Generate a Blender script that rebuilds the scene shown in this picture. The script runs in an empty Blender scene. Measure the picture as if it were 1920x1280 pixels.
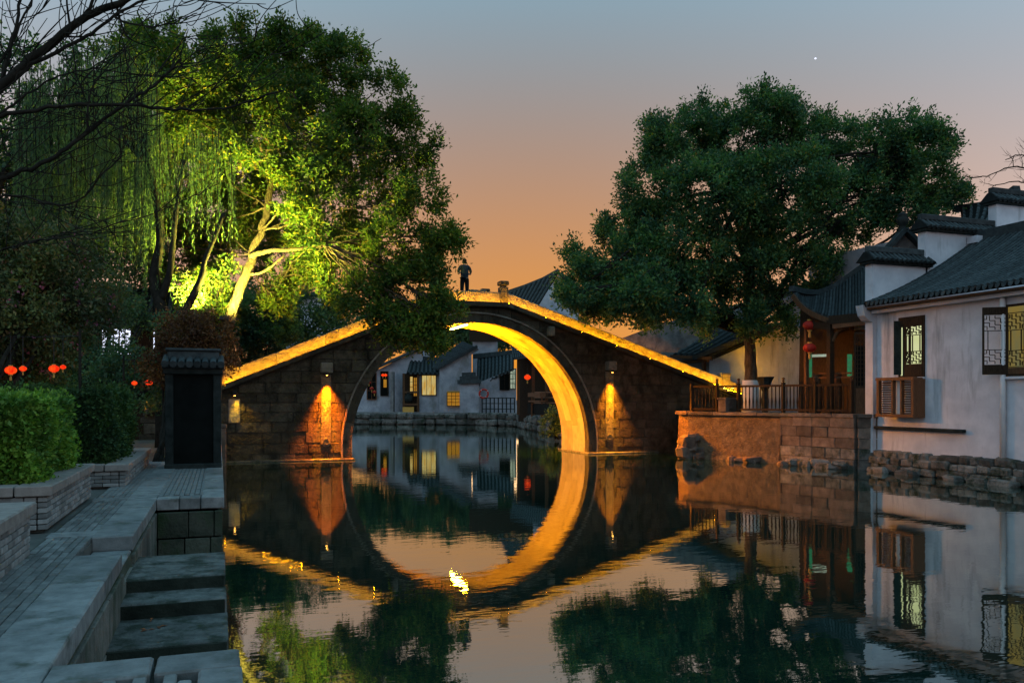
import bpy, bmesh, math, random
import numpy as np
from mathutils import Vector
random.seed(7); rng = np.random.default_rng(11)
SC = bpy.context.scene
COL = SC.collection
# ------------------------------------------------------------------ camera
F, HC, HZ = 1550.0, 2.4, 748.0
TH = math.atan(549 / 1550); CT, ST = math.cos(TH), math.sin(TH)
cam_d = bpy.data.cameras.new('camera'); cam = bpy.data.objects.new('camera', cam_d); COL.objects.link(cam)
cam.location = (0, 0, HC); cam.rotation_euler = (math.pi / 2, 0, -TH)
cam_d.sensor_width = 36; cam_d.lens = 36 * F / 1920; cam_d.shift_y = (HZ - 640) / 1920
cam_d.clip_start = 0.1; cam_d.clip_end = 3000
SC.camera = cam
# ------------------------------------------------------------------ sky, sun, exposure
SKY_STRENGTH = 0.05
GLOW = 1.0
wd_ = bpy.data.worlds.new('World'); SC.world = wd_; wd_.use_nodes = True
nt = wd_.node_tree; N = nt.nodes; L = nt.links
bg = N['Background']; bg.inputs[1].default_value = 1.0
sky = N.new('ShaderNodeTexSky'); sky.sky_type = 'NISHITA'; sky.sun_disc = False
sky.sun_elevation = math.radians(-0.6); sky.sun_rotation = TH + 0.02
sky.air_density = 1.0; sky.dust_density = 3.0; sky.ozone_density = 1.6
def wmath(op, a, b=None, c=None):
    n = N.new('ShaderNodeMath'); n.operation = op
    for i, x in enumerate((a, b, c)):
        if x is None: continue
        if isinstance(x, (int, float)): n.inputs[i].default_value = x
        else: L.new(x, n.inputs[i])
    return n.outputs[0]
tc = N.new('ShaderNodeTexCoord'); sep = N.new('ShaderNodeSeparateXYZ'); L.new(tc.outputs['Generated'], sep.inputs[0])
elev = wmath('MAXIMUM', sep.outputs[2], 0.0)
# cosine of the azimuth difference from the sunset
hx = wmath('ADD', wmath('MULTIPLY', sep.outputs[0], ST + 0.01), wmath('MULTIPLY', sep.outputs[1], CT))
hl = wmath('SQRT', wmath('ADD', wmath('MULTIPLY', sep.outputs[0], sep.outputs[0]), wmath('ADD', wmath('MULTIPLY', sep.outputs[1], sep.outputs[1]), 1e-6)))
caz = wmath('DIVIDE', hx, hl)
azf = wmath('POWER', wmath('MAXIMUM', wmath('MULTIPLY_ADD', caz, 0.5, 0.5), 0.0), 7.0)
e1 = wmath('DIVIDE', elev, 0.315)
vert = wmath('POWER', 2.71828, wmath('MULTIPLY', wmath('MULTIPLY', e1, e1), -1.0))
vert2 = wmath('POWER', 2.71828, wmath('MULTIPLY', elev, -2.6))
gl = wmath('MULTIPLY', vert, azf)
def vscale(col, fac):
    n = N.new('ShaderNodeVectorMath'); n.operation = 'SCALE'; n.inputs[0].default_value = col; L.new(fac, n.inputs['Scale']); return n.outputs[0]
def vadd(a, b):
    n = N.new('ShaderNodeVectorMath'); n.operation = 'ADD'; L.new(a, n.inputs[0]); L.new(b, n.inputs[1]); return n.outputs[0]
def vmulc(a, s):
    n = N.new('ShaderNodeVectorMath'); n.operation = 'SCALE'; L.new(a, n.inputs[0]); n.inputs['Scale'].default_value = s; return n.outputs[0]
warm = vscale((0.68 * GLOW, 0.232 * GLOW, 0.0 * GLOW), gl)
away = wmath('SUBTRACT', 1.0, azf)
blue = vscale((0.44, 1.38, 1.99), wmath('POWER', wmath('MINIMUM', elev, 0.55), 2.0))
pink = vadd(vscale((0.74, 0.50, 0.42), wmath('MULTIPLY', away, vert)), vscale((0.21, 0.29, 0.36), away))
dusk = vadd(vadd(pink, blue), vscale((0.06, 0.05, 0.035), wmath('MULTIPLY', azf, 1.0)))
L.new(vadd(vadd(vmulc(sky.outputs[0], SKY_STRENGTH), warm), dusk), bg.inputs[0])
sun_d = bpy.data.lights.new('sun', 'SUN'); sun = bpy.data.objects.new('sun', sun_d); COL.objects.link(sun)
sun_d.energy = 0.06; sun_d.angle = math.radians(12); sun_d.color = (1, .62, .35)
sun.rotation_euler = Vector((-(ST + .01), -CT, -0.035)).to_track_quat('-Z', 'Y').to_euler()
vs = SC.view_settings; vs.view_transform = 'Standard'; vs.look = 'None'; vs.exposure = 0.0; vs.gamma = 1.0; vs.use_curve_mapping = False
cy = SC.cycles; cy.use_denoising = True
cy.sample_clamp_indirect = 4.0; cy.sample_clamp_direct = 0.0; cy.max_bounces = 6; cy.diffuse_bounces = 3; cy.glossy_bounces = 4; cy.transmission_bounces = 4
cy.caustics_reflective = False; cy.caustics_refractive = False
# ------------------------------------------------------------------ geometry helpers
def wdp(u, v, d):
    xc = (u - 960) / F * d
    return Vector((xc * CT + d * ST, -xc * ST + d * CT, HC + (HZ - v) / F * d))
def wyp(u, v, Y):
    t = (u - 960) / F; return wdp(u, v, Y / (CT - t * ST))
def wxp(u, v, X):
    t = (u - 960) / F; return wdp(u, v, X / (t * CT + ST))
def off(o):
    r = Vector((0, 0, 0))
    while o is not None:
        r += o.location; o = o.parent
    return r
def tag(o, label=None, cat=None, group=None, kind=None):
    if label: o['label'] = label
    if cat: o['category'] = cat
    if group: o['group'] = group
    if kind: o['kind'] = kind
    return o
def thing(name, label, cat, loc=(0, 0, 0), group=None):
    o = bpy.data.objects.new(name, None); COL.objects.link(o); o.location = loc; o.empty_display_size = .2
    return tag(o, label, cat, group)
def link(name, me, parent=None, loc=None):
    o = bpy.data.objects.new(name, me); COL.objects.link(o)
    if parent is not None: o.parent = parent
    if loc is not None: o.location = Vector(loc) - (off(parent) if parent is not None else Vector((0, 0, 0)))
    return o
class MB:
    def __init__(s): s.v = []; s.f = []
    def add(s, vs, fs):
        b = len(s.v); s.v += [tuple(p) for p in vs]; s.f += [tuple(b + i for i in f) for f in fs]; return s
    def box(s, x0, x1, y0, y1, z0, z1):
        return s.add([(x0, y0, z0), (x1, y0, z0), (x1, y1, z0), (x0, y1, z0), (x0, y0, z1), (x1, y0, z1), (x1, y1, z1), (x0, y1, z1)],
              [(0, 3, 2, 1), (4, 5, 6, 7), (0, 1, 5, 4), (1, 2, 6, 5), (2, 3, 7, 6), (3, 0, 4, 7)])
    def bar(s, p0, p1, w, h, up=(0, 0, 1)):
        p0 = Vector(p0); p1 = Vector(p1); a = (p1 - p0).normalized(); up = Vector(up)
        if abs(a.dot(up)) > .97: up = Vector((0, 1, 0)) if abs(a.y) < .9 else Vector((1, 0, 0))
        b = a.cross(up).normalized() * w / 2; c = b.cross(a).normalized() * h / 2
        q = [p0 - b - c, p0 + b - c, p0 + b + c, p0 - b + c, p1 - b - c, p1 + b - c, p1 + b + c, p1 - b + c]
        return s.add(q, [(0, 1, 2, 3), (7, 6, 5, 4), (0, 4, 5, 1), (1, 5, 6, 2), (2, 6, 7, 3), (3, 7, 4, 0)])
    def tube(s, path, radii, n=7, cap=True):
        path = [Vector(p) for p in path]; rings = []; b0 = len(s.v); ref = None
        for i, p in enumerate(path):
            t = (path[min(i + 1, len(path) - 1)] - path[max(i - 1, 0)]).normalized()
            if ref is None: ref = Vector((0, 0, 1)) if abs(t.z) < .9 else Vector((1, 0, 0))
            x = t.cross(ref).normalized(); y = x.cross(t).normalized(); ref = y
            r = radii[i] if hasattr(radii, '__len__') else radii
            for k in range(n):
                a = 2 * math.pi * k / n
                s.v.append(tuple(p + x * (math.cos(a) * r) + y * (math.sin(a) * r)))
        for i in range(len(path) - 1):
            for k in range(n):
                k2 = (k + 1) % n
                s.f.append((b0 + i * n + k, b0 + i * n + k2, b0 + (i + 1) * n + k2, b0 + (i + 1) * n + k))
        if cap:
            s.f.append(tuple(b0 + k for k in range(n - 1, -1, -1))); e = b0 + (len(path) - 1) * n; s.f.append(tuple(e + k for k in range(n)))
        return s
    def prism(s, poly, fn, a, b):
        """poly: 2D points; fn(p, t) -> 3D; extrude from t=a to t=b"""
        n = len(poly); b0 = len(s.v)
        s.v += [tuple(fn(p, a)) for p in poly] + [tuple(fn(p, b)) for p in poly]
        s.f.append(tuple(b0 + i for i in range(n))); s.f.append(tuple(b0 + n + i for i in range(n - 1, -1, -1)))
        for i in range(n):
            j = (i + 1) % n; s.f.append((b0 + j, b0 + i, b0 + n + i, b0 + n + j))
        return s
    def lathe(s, prof, c, n=16):
        b0 = len(s.v)
        for r, z in prof:
            for k in range(n):
                a = 2 * math.pi * k / n; s.v.append((c[0] + r * math.cos(a), c[1] + r * math.sin(a), c[2] + z))
        for i in range(len(prof) - 1):
            for k in range(n):
                k2 = (k + 1) % n; s.f.append((b0 + i * n + k, b0 + i * n + k2, b0 + (i + 1) * n + k2, b0 + (i + 1) * n + k))
        s.f.append(tuple(b0 + k for k in range(n - 1, -1, -1))); e = b0 + (len(prof) - 1) * n; s.f.append(tuple(e + k for k in range(n)))
        return s
    def torus(s, c, R, r, ax=(0, 1, 0), n=20, m=8):
        ax = Vector(ax).normalized(); x = ax.orthogonal().normalized(); y = ax.cross(x); b0 = len(s.v)
        for i in range(n):
            a = 2 * math.pi * i / n; d = x * math.cos(a) + y * math.sin(a)
            for k in range(m):
                b = 2 * math.pi * k / m; s.v.append(tuple(Vector(c) + d * (R + r * math.cos(b)) + ax * (r * math.sin(b))))
        for i in range(n):
            for k in range(m):
                s.f.append((b0 + i * m + k, b0 + i * m + (k + 1) % m, b0 + ((i + 1) % n) * m + (k + 1) % m, b0 + ((i + 1) % n) * m + k))
        return s
    def build(s, name, mt, parent=None, smooth=False, bevel=0):
        o_ = off(parent) if parent is not None else Vector((0, 0, 0))
        me = bpy.data.meshes.new(name)
        me.from_pydata([(x - o_.x, y - o_.y, z - o_.z) for x, y, z in s.v], [], s.f); me.update()
        me.materials.append(M[mt])
        if smooth: me.polygons.foreach_set('use_smooth', [True] * len(me.polygons))
        o = link(name, me, parent)
        if bevel:
            m = o.modifiers.new('bevel', 'BEVEL'); m.width = bevel; m.segments = 1; m.limit_method = 'ANGLE'
        return o
_blk = {}
def block_mesh(mt, var, rough, size=(1, 1, 1)):
    size = tuple(round(q, 2) if q > .3 else round(q, 3) for q in size)
    k = (mt, var, rough, size)
    if k in _blk: return _blk[k]
    r = random.Random(var * 31 + int(rough * 100) + len(mt)); mn = min(size)
    ch = min(.012, mn * .12) if rough < .05 else mn * .2
    jit = min(mn * rough, .5) if rough < .05 else rough * .8
    vs = []; key = {}
    for sx in (-1, 1):
        for sy in (-1, 1):
            for sz in (-1, 1):
                cj = [r.uniform(-jit, jit) * (1 if rough < .05 else size[q]) for q in range(3)]
                for ax in range(3):
                    p = [sx * size[0] / 2, sy * size[1] / 2, sz * size[2] / 2]
                    for q in range(3):
                        if q != ax: p[q] -= math.copysign(ch * r.uniform(.6, 1.5), p[q])
                    key[(sx, sy, sz, ax)] = len(vs); vs.append([p[q] + cj[q] for q in range(3)])
    fs = []
    S = (-1, 1)
    for ax in range(3):
        o1, o2 = [q for q in range(3) if q != ax]
        for s0 in S:
            loop = []
            for a, b_ in ((-1, -1), (1, -1), (1, 1), (-1, 1)):
                t = [0, 0, 0]; t[ax] = s0; t[o1] = a; t[o2] = b_; loop.append(key[(t[0], t[1], t[2], ax)])
            fs.append(loop)
    for ax in range(3):
        o1, o2 = [q for q in range(3) if q != ax]
        for a in S:
            for b_ in S:
                t = [0, 0, 0]; t[o1] = a; t[o2] = b_
                t0 = list(t); t0[ax] = -1; t1 = list(t); t1[ax] = 1
                fs.append([key[tuple(t0) + (o1,)], key[tuple(t1) + (o1,)], key[tuple(t1) + (o2,)], key[tuple(t0) + (o2,)]])
    for sx in S:
        for sy in S:
            for sz in S: fs.append([key[(sx, sy, sz, q)] for q in range(3)])
    me = bpy.data.meshes.new('block'); me.from_pydata(vs, [], fs); bm = bmesh.new(); bm.from_mesh(me)
    bmesh.ops.recalc_face_normals(bm, faces=bm.faces); bm.to_mesh(me); bm.free()
    me.materials.append(M[mt]); _blk[k] = me
    return me
def block(name, c, size, mt, parent, rz=0, rough=.02, tilt=0):
    o = link(name, block_mesh(mt, random.randrange(5), rough, size), parent, c)
    o.rotation_euler = (random.uniform(-tilt, tilt), random.uniform(-tilt, tilt), rz + random.uniform(-tilt, tilt))
    return o
def np_mesh(name, V, Fq, mt, parent=None):
    """V (n,3) world verts, Fq (m,4) quads"""
    o_ = off(parent) if parent is not None else Vector((0, 0, 0))
    V = V - np.array(o_)[None, :]
    me = bpy.data.meshes.new(name); me.vertices.add(len(V)); me.vertices.foreach_set('co', V.astype(np.float32).ravel())
    m = len(Fq); me.loops.add(4 * m); me.loops.foreach_set('vertex_index', Fq.astype(np.int32).ravel())
    me.polygons.add(m); me.polygons.foreach_set('loop_start', np.arange(0, 4 * m, 4, dtype=np.int32))
    me.update(calc_edges=True); me.materials.append(M[mt])
    return link(name, me, parent)
def leaf_mesh(name, P, size, mt, parent, D=None, aspect=.45, dirmix=.5, droop=0):
    n = len(P); A = rng.normal(size=(n, 3))
    if D is not None: A = A / np.linalg.norm(A, axis=1, keepdims=True) * (1 - dirmix) + D * dirmix
    A[:, 2] -= droop
    A /= np.linalg.norm(A, axis=1, keepdims=True)
    R = rng.normal(size=(n, 3)); B = np.cross(A, R); B /= np.linalg.norm(B, axis=1, keepdims=True)
    s = size * rng.uniform(.65, 1.3, size=(n, 1)); w = s * aspect * .5
    C = np.cross(A, B) * s * .12
    V = np.stack([P, P + A * s * .5 + B * w + C, P + A * s, P + A * s * .5 - B * w + C], 1).reshape(-1, 3)
    return np_mesh(name, V, np.arange(4 * n).reshape(-1, 4), mt, parent)
# ------------------------------------------------------------------ materials
M = {}
def nodes(name):
    m = bpy.data.materials.new(name); m.use_nodes = True; t = m.node_tree; t.nodes.clear(); M[name] = m
    out = t.nodes.new('ShaderNodeOutputMaterial'); return t, out
def nd(t, typ, **kw):
    n = t.nodes.new(typ)
    for k, v in kw.items(): setattr(n, k, v)
    return n
def mixc(t, fac, a, b, mode='MIX'):
    n = nd(t, 'ShaderNodeMix', data_type='RGBA', blend_type=mode)
    for i, x in ((0, fac), (6, a), (7, b)):
        if isinstance(x, (int, float)): n.inputs[i].default_value = x
        elif isinstance(x, tuple): n.inputs[i].default_value = x + (1,) if len(x) == 3 else x
        else: t.links.new(x, n.inputs[i])
    return n.outputs[2]
def noise(t, scale, detail=4, rough=.6, vec=None, stretch=None):
    n = nd(t, 'ShaderNodeTexNoise'); n.inputs['Scale'].default_value = scale; n.inputs['Detail'].default_value = detail; n.inputs['Roughness'].default_value = rough
    g = nd(t, 'ShaderNodeNewGeometry'); src = g.outputs['Position']
    if stretch:
        mp = nd(t, 'ShaderNodeMapping'); mp.inputs['Scale'].default_value = stretch; t.links.new(src, mp.inputs[0]); src = mp.outputs[0]
    t.links.new(src, n.inputs['Vector']); return n.outputs['Fac']
def ramp(t, fac, stops):
    n = nd(t, 'ShaderNodeValToRGB'); cr = n.color_ramp
    while len(cr.elements) < len(stops): cr.elements.new(.5)
    for e, (p, c) in zip(cr.elements, stops): e.position = p; e.color = tuple(c) + (1,)
    t.links.new(fac, n.inputs[0]); return n.outputs[0]
def rough_mat(name, c0, c1, scale=3, rough=.85, bump=.3, bscale=25, bdist=.02, objvar=.35, stain=None, stretch=None, spec=.14):
    t, out = nodes(name); p = nd(t, 'ShaderNodeBsdfPrincipled'); p.inputs['Roughness'].default_value = rough; p.inputs['Specular IOR Level'].default_value = spec
    f = noise(t, scale, 5, .65, stretch=stretch); col = ramp(t, f, [(.3, c0), (.7, c1)])
    if objvar:
        oi = nd(t, 'ShaderNodeObjectInfo'); mr = nd(t, 'ShaderNodeMapRange'); mr.inputs[3].default_value = 1 - objvar; mr.inputs[4].default_value = 1 + objvar
        t.links.new(oi.outputs['Random'], mr.inputs[0]); cb = nd(t, 'ShaderNodeCombineColor')
        for i in range(3): t.links.new(mr.outputs[0], cb.inputs[i])
        col = mixc(t, 1.0, col, cb.outputs[0], 'MULTIPLY')
    if stain:
        sf = noise(t, stain[1], 4, .7, stretch=stain[2]); sr = ramp(t, sf, [(stain[3], (0, 0, 0)), (stain[3] + .14, (1, 1, 1))])
        col = mixc(t, sr, col, stain[0])
    t.links.new(col, p.inputs['Base Color'])
    if bump:
        bn = nd(t, 'ShaderNodeBump'); bn.inputs['Strength'].default_value = bump; bn.inputs['Distance'].default_value = bdist
        t.links.new(noise(t, bscale, 4, .7), bn.inputs['Height']); t.links.new(bn.outputs[0], p.inputs['Normal'])
    t.links.new(p.outputs[0], out.inputs[0])
def emit_mat(name, col, strength, col2=None, scale=8, stretch=None):
    t, out = nodes(name); e = nd(t, 'ShaderNodeEmission'); e.inputs[1].default_value = strength
    if col2: t.links.new(ramp(t, noise(t, scale, 2, .5, stretch=stretch), [(.35, col), (.65, col2)]), e.inputs[0])
    else: e.inputs[0].default_value = tuple(col) + (1,)
    t.links.new(e.outputs[0], out.inputs[0])
def leaf_mat(name, cols, trans=.3, clump=.6):
    t, out = nodes(name); g = nd(t, 'ShaderNodeNewGeometry')
    c = ramp(t, g.outputs['Random Per Island'], cols)
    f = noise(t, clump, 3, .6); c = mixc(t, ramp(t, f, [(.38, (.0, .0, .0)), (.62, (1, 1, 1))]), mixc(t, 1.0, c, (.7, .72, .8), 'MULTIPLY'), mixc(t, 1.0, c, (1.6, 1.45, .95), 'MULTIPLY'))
    d = nd(t, 'ShaderNodeBsdfPrincipled'); d.inputs['Roughness'].default_value = .55; d.inputs['Specular IOR Level'].default_value = .14
    tr = nd(t, 'ShaderNodeBsdfTranslucent'); mx = nd(t, 'ShaderNodeMixShader'); mx.inputs[0].default_value = trans
    t.links.new(c, d.inputs['Base Color']); t.links.new(mixc(t, 1.0, c, (1.3, 1.5, .6), 'MULTIPLY'), tr.inputs[0])
    t.links.new(d.outputs[0], mx.inputs[1]); t.links.new(tr.outputs[0], mx.inputs[2]); t.links.new(mx.outputs[0], out.inputs[0])
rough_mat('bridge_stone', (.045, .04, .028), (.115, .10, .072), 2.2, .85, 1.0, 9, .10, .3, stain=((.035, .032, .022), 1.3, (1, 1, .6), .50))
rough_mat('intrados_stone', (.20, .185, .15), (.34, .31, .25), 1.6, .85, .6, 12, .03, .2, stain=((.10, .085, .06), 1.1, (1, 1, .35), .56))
rough_mat('mortar', (.04, .04, .035), (.09, .085, .07), 4, .95, .5, 20, .02, 0)
rough_mat('parapet_stone', (.16, .14, .11), (.34, .31, .25), 3, .9, 1.0, 10, .10, .12)
rough_mat('pilaster_stone', (.09, .08, .06), (.2, .18, .14), 4, .9, 1.0, 12, .08, 0, stain=((.05, .045, .03), 3, (1, 1, .6), .55))
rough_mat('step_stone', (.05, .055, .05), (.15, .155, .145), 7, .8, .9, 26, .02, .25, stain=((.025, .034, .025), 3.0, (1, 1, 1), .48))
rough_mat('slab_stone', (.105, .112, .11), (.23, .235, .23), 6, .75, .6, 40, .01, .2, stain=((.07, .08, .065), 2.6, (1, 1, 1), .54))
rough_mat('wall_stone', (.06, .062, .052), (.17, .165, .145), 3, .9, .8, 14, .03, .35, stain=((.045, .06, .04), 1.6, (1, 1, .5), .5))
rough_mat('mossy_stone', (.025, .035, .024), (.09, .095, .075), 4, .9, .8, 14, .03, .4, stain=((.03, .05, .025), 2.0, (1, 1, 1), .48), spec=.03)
rough_mat('dark_stone', (.010, .014, .011), (.03, .038, .03), 5, .8, .6, 20, .02, .2, spec=.03)
rough_mat('rubble_stone', (.05, .055, .05), (.2, .19, .17), 3, .9, .9, 10, .05, .5, stain=((.03, .04, .025), 2.0, (1, 1, 1), .5))
rough_mat('terrace_stone', (.07, .055, .045), (.19, .15, .12), 3, .9, .7, 14, .03, .35, stain=((.1, .1, .08), 1.4, (1, 1, .6), .55))
rough_mat('terrace_render', (.09, .062, .038), (.22, .155, .095), 3, .9, 1.0, 7, .10, 0, stain=((.1, .085, .06), 1.5, (1, 1, .25), .56))
rough_mat('brick', (.13, .13, .125), (.25, .25, .24), 9, .85, .5, 50, .006, .35)
rough_mat('planter_brick', (.15, .155, .15), (.26, .26, .25), 9, .88, .5, 50, .006, .35, stain=((.6, .62, .64), 2.3, (1, 1, 1.6), .66))
rough_mat('planter_coping', (.17, .15, .135), (.28, .25, .225), 8, .8, .3, 60, .006, .12)
rough_mat('paver', (.10, .105, .10), (.19, .195, .19), 10, .8, .5, 55, .006, .28)
rough_mat('plaster', (.43, .455, .50), (.62, .64, .68), 1.3, .9, .3, 18, .015, .0, stain=((.29, .305, .33), 1.0, (1.4, 1.4, .22), .56))
rough_mat('old_shaded_plaster', (.20, .22, .25), (.40, .42, .46), 1.1, .92, .25, 20, .01, .08, stain=((.2, .21, .21), .9, (1, 1, .5), .54))  # aged plaster; shade on the far white walls is put into its lower tone
rough_mat('grey_render', (.12, .12, .12), (.28, .275, .26), 2, .92, .5, 14, .03, 0, stain=((.12, .12, .12), 2, (1, 1, .6), .5))
rough_mat('roof_tile', (.018, .024, .026), (.055, .068, .07), 6, .7, .4, 40, .008, .3, spec=.12)
rough_mat('roof_base', (.010, .013, .013), (.022, .026, .026), 6, .85, .3, 40, .01, 0, spec=.03)
rough_mat('dark_wood', (.02, .014, .01), (.05, .034, .022), 6, .6, .3, 30, .004, .15, stretch=(6, 6, 1), spec=.03)
rough_mat('red_wood', (.10, .042, .02), (.19, .085, .04), 6, .55, .3, 30, .004, .15, stretch=(6, 6, 1))
rough_mat('brown_wood', (.06, .032, .018), (.13, .07, .038), 6, .6, .3, 30, .004, .2, stretch=(6, 6, 1), spec=.03)
rough_mat('pier_stone', (.012, .016, .015), (.034, .042, .04), 5, .7, .4, 30, .01, .15, spec=.03)
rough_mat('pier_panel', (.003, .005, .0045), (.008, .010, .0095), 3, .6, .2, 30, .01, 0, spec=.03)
rough_mat('bark', (.035, .028, .018), (.15, .12, .08), 7, .9, 1.0, 16, .08, 0, stretch=(1.4, 1.4, .4))
rough_mat('dark_bark', (.012, .012, .01), (.035, .032, .026), 6, .9, .6, 20, .02, 0, spec=.03)
rough_mat('limewash', (.6, .6, .58), (.75, .75, .73), 5, .9, .5, 14, .02, 0)
rough_mat('soil', (.03, .025, .02), (.08, .065, .05), 4, .95, .6, 14, .03, 0)
rough_mat('ground', (.06, .06, .055), (.14, .135, .12), 1.2, .95, .4, 8, .03, 0)
rough_mat('bed', (.01, .014, .012), (.02, .025, .02), 1, .95, 0, objvar=0)
rough_mat('dark_metal', (.02, .02, .02), (.035, .035, .035), 8, .45, 0, objvar=0)
rough_mat('white_metal', (.6, .62, .64), (.7, .71, .72), 3, .5, 0, objvar=0)
rough_mat('shirt', (.02, .03, .04), (.035, .05, .06), 6, .9, .3, 20, .01, 0, spec=.03)
rough_mat('trousers', (.01, .011, .013), (.02, .021, .024), 6, .9, .3, 20, .01, 0, spec=.03)
rough_mat('skin', (.30, .18, .13), (.36, .22, .16), 6, .6, 0, objvar=0)
rough_mat('hair', (.01, .009, .008), (.018, .015, .013), 20, .6, .4, 60, .01, 0, spec=.03)
rough_mat('red_plastic', (.35, .03, .02), (.5, .05, .03), 4, .5, 0, objvar=0)
rough_mat('sign_paint', (.5, .36, .14), (.6, .44, .2), 5, .6, 0, objvar=0)
rough_mat('fallen_leaf', (.16, .06, .025), (.28, .1, .04), 10, .8, 0, objvar=.4)
leaf_mat('leaf_camphor', [(0, (.025, .06, .018)), (.45, (.055, .11, .028)), (.8, (.10, .16, .035)), (1, (.19, .15, .03))], .4, .9)
leaf_mat('leaf_camphor_dark', [(0, (.02, .07, .042)), (.4, (.042, .115, .065)), (.85, (.085, .16, .075)), (.95, (.12, .165, .05)), (1, (.2, .15, .04))], .35, 1.1)
leaf_mat('leaf_willow', [(0, (.035, .085, .045)), (.5, (.06, .12, .055)), (1, (.10, .16, .06))], .22)
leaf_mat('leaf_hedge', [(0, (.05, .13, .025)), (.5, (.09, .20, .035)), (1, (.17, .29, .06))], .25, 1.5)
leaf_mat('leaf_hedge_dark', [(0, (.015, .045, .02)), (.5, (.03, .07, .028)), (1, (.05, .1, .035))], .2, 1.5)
leaf_mat('leaf_shrub', [(0, (.04, .065, .035)), (.5, (.08, .10, .05)), (.8, (.11, .13, .05)), (1, (.17, .10, .06))], .25)
leaf_mat('leaf_russet', [(0, (.05, .022, .015)), (.5, (.10, .045, .025)), (1, (.16, .08, .035))], .25)
leaf_mat('leaf_evergreen', [(0, (.03, .075, .05)), (.5, (.055, .115, .07)), (1, (.09, .14, .065))], .3)
leaf_mat('petal', [(0, (.45, .12, .30)), (1, (.65, .25, .42))], .35)
emit_mat('strip_glow', (1, .40, .002), 150)
emit_mat('tube_glow', (1, .36, .008), 1100)
emit_mat('spot_glow', (1, .45, .08), 30)
emit_mat('flood_glow', (1, .93, .55), 40)
emit_mat('window_warm', (.8, .42, .06), .6, (.9, .75, .3), 3.5, (1.5, 1.5, .3))
emit_mat('window_pale', (.62, .66, .30), .9, (.75, .78, .45), 1.2)
emit_mat('window_dim', (.58, .40, .09), .34, (.36, .36, .17), 1.6, (1.5, 1.5, .6))
emit_mat('window_amber', (1, .50, .06), .36, (.9, .36, .03), 2.5)
emit_mat('window_white', (.75, .8, 1.0), 1.6)
emit_mat('lantern_red_lit', (1, .018, .004), 1.1, (1, .09, .01), 14)
emit_mat('green_sign', (.05, .5, .2), .35, (.1, .3, .15), 14)
emit_mat('shop_and_wall_glow', (.7, .8, .6), .5, (.3, .4, .3), 5)
rough_mat('lantern_red', (.32, .02, .015), (.45, .04, .025), 6, .6, 0, objvar=0)
rough_mat('tassel', (.5, .28, .06), (.6, .35, .09), 6, .7, 0, objvar=0)
# glass
t, out = nodes('glass'); g_ = nd(t, 'ShaderNodeBsdfGlossy'); g_.inputs['Roughness'].default_value = .05; tr_ = nd(t, 'ShaderNodeBsdfTransparent'); fr = nd(t, 'ShaderNodeFresnel')
mx = nd(t, 'ShaderNodeMixShader'); t.links.new(fr.outputs[0], mx.inputs[0]); t.links.new(tr_.outputs[0], mx.inputs[1]); t.links.new(g_.outputs[0], mx.inputs[2]); t.links.new(mx.outputs[0], out.inputs[0])
# water
t, out = nodes('water'); p = nd(t, 'ShaderNodeBsdfPrincipled'); p.inputs['Base Color'].default_value = (.004, .022, .016, 1); p.inputs['Roughness'].default_value = .2; p.inputs['Specular IOR Level'].default_value = 0
gw_ = nd(t, 'ShaderNodeBsdfGlossy'); gw_.inputs['Roughness'].default_value = .018; gw_.inputs['Color'].default_value = (.86, .93, .90, 1)
lw = nd(t, 'ShaderNodeFresnel'); lw.inputs['IOR'].default_value = 1.9; wf = nd(t, 'ShaderNodeMapRange'); wf.inputs[3].default_value = .46; wf.inputs[4].default_value = 1.0; t.links.new(lw.outputs[0], wf.inputs[0])
wm = nd(t, 'ShaderNodeMixShader'); t.links.new(wf.outputs[0], wm.inputs[0]); t.links.new(p.outputs[0], wm.inputs[1]); t.links.new(gw_.outputs[0], wm.inputs[2])
h1 = noise(t, 1.0, 3, .55, stretch=(1.5, 3.2, 1)); h2 = noise(t, 1.0, 2, .5, stretch=(.25, .5, 1))
ad = nd(t, 'ShaderNodeMath', operation='MULTIPLY_ADD'); t.links.new(h2, ad.inputs[0]); ad.inputs[1].default_value = 1.6; t.links.new(h1, ad.inputs[2])
bn = nd(t, 'ShaderNodeBump'); bn.inputs['Strength'].default_value = 1.0; bn.inputs['Distance'].default_value = .0019
t.links.new(ad.outputs[0], bn.inputs['Height']); t.links.new(bn.outputs[0], gw_.inputs['Normal']); t.links.new(bn.outputs[0], lw.inputs['Normal']); t.links.new(wm.outputs[0], out.inputs[0])
# ------------------------------------------------------------------ the setting
WZ = .95     # walkway level above the water
xyz = lambda p, t: (p[0], p[1], t)
tag(MB().box(-1500, 1500, -600, 2400, -1.6, -1.5).build('ground', 'bed'), kind='structure')
m = MB(); m.add([(-40, -40, 0), (60, -40, 0), (60, 120, 0), (-40, 120, 0)], [(0, 1, 2, 3)]); tag(m.build('water', 'water'), kind='structure')
m = MB()
m.box(-90, -1.25, -12, 33.2, -1.4, WZ - .04); m.box(-1.25, -.885, -12, 8.55, -1.4, WZ - .16); m.box(-1.25, -.885, 8.55, 9.55, -1.4, .66); m.box(-1.25, -.885, 9.55, 33.2, -1.4, WZ - .16)
m.box(-.885, -.01, -12, 5.04, -1.4, WZ - .16); m.box(-.885, -.01, 12.93, 33.2, -1.4, WZ - .16)
m.box(-90, 3.4, 36.2, 58, -1.4, WZ - .04)
tag(m.build('left_bank', 'ground'), kind='structure')
TER = [(20.95, 22.25), (20.42, 22.6), (20.05, 24.3), (19.67, 25.6), (18.97, 27.4), (18.56, 28.3), (18.05, 29.35), (17.9, 29.85), (18.35, 30.5), (20.4, 33.2)]
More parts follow.
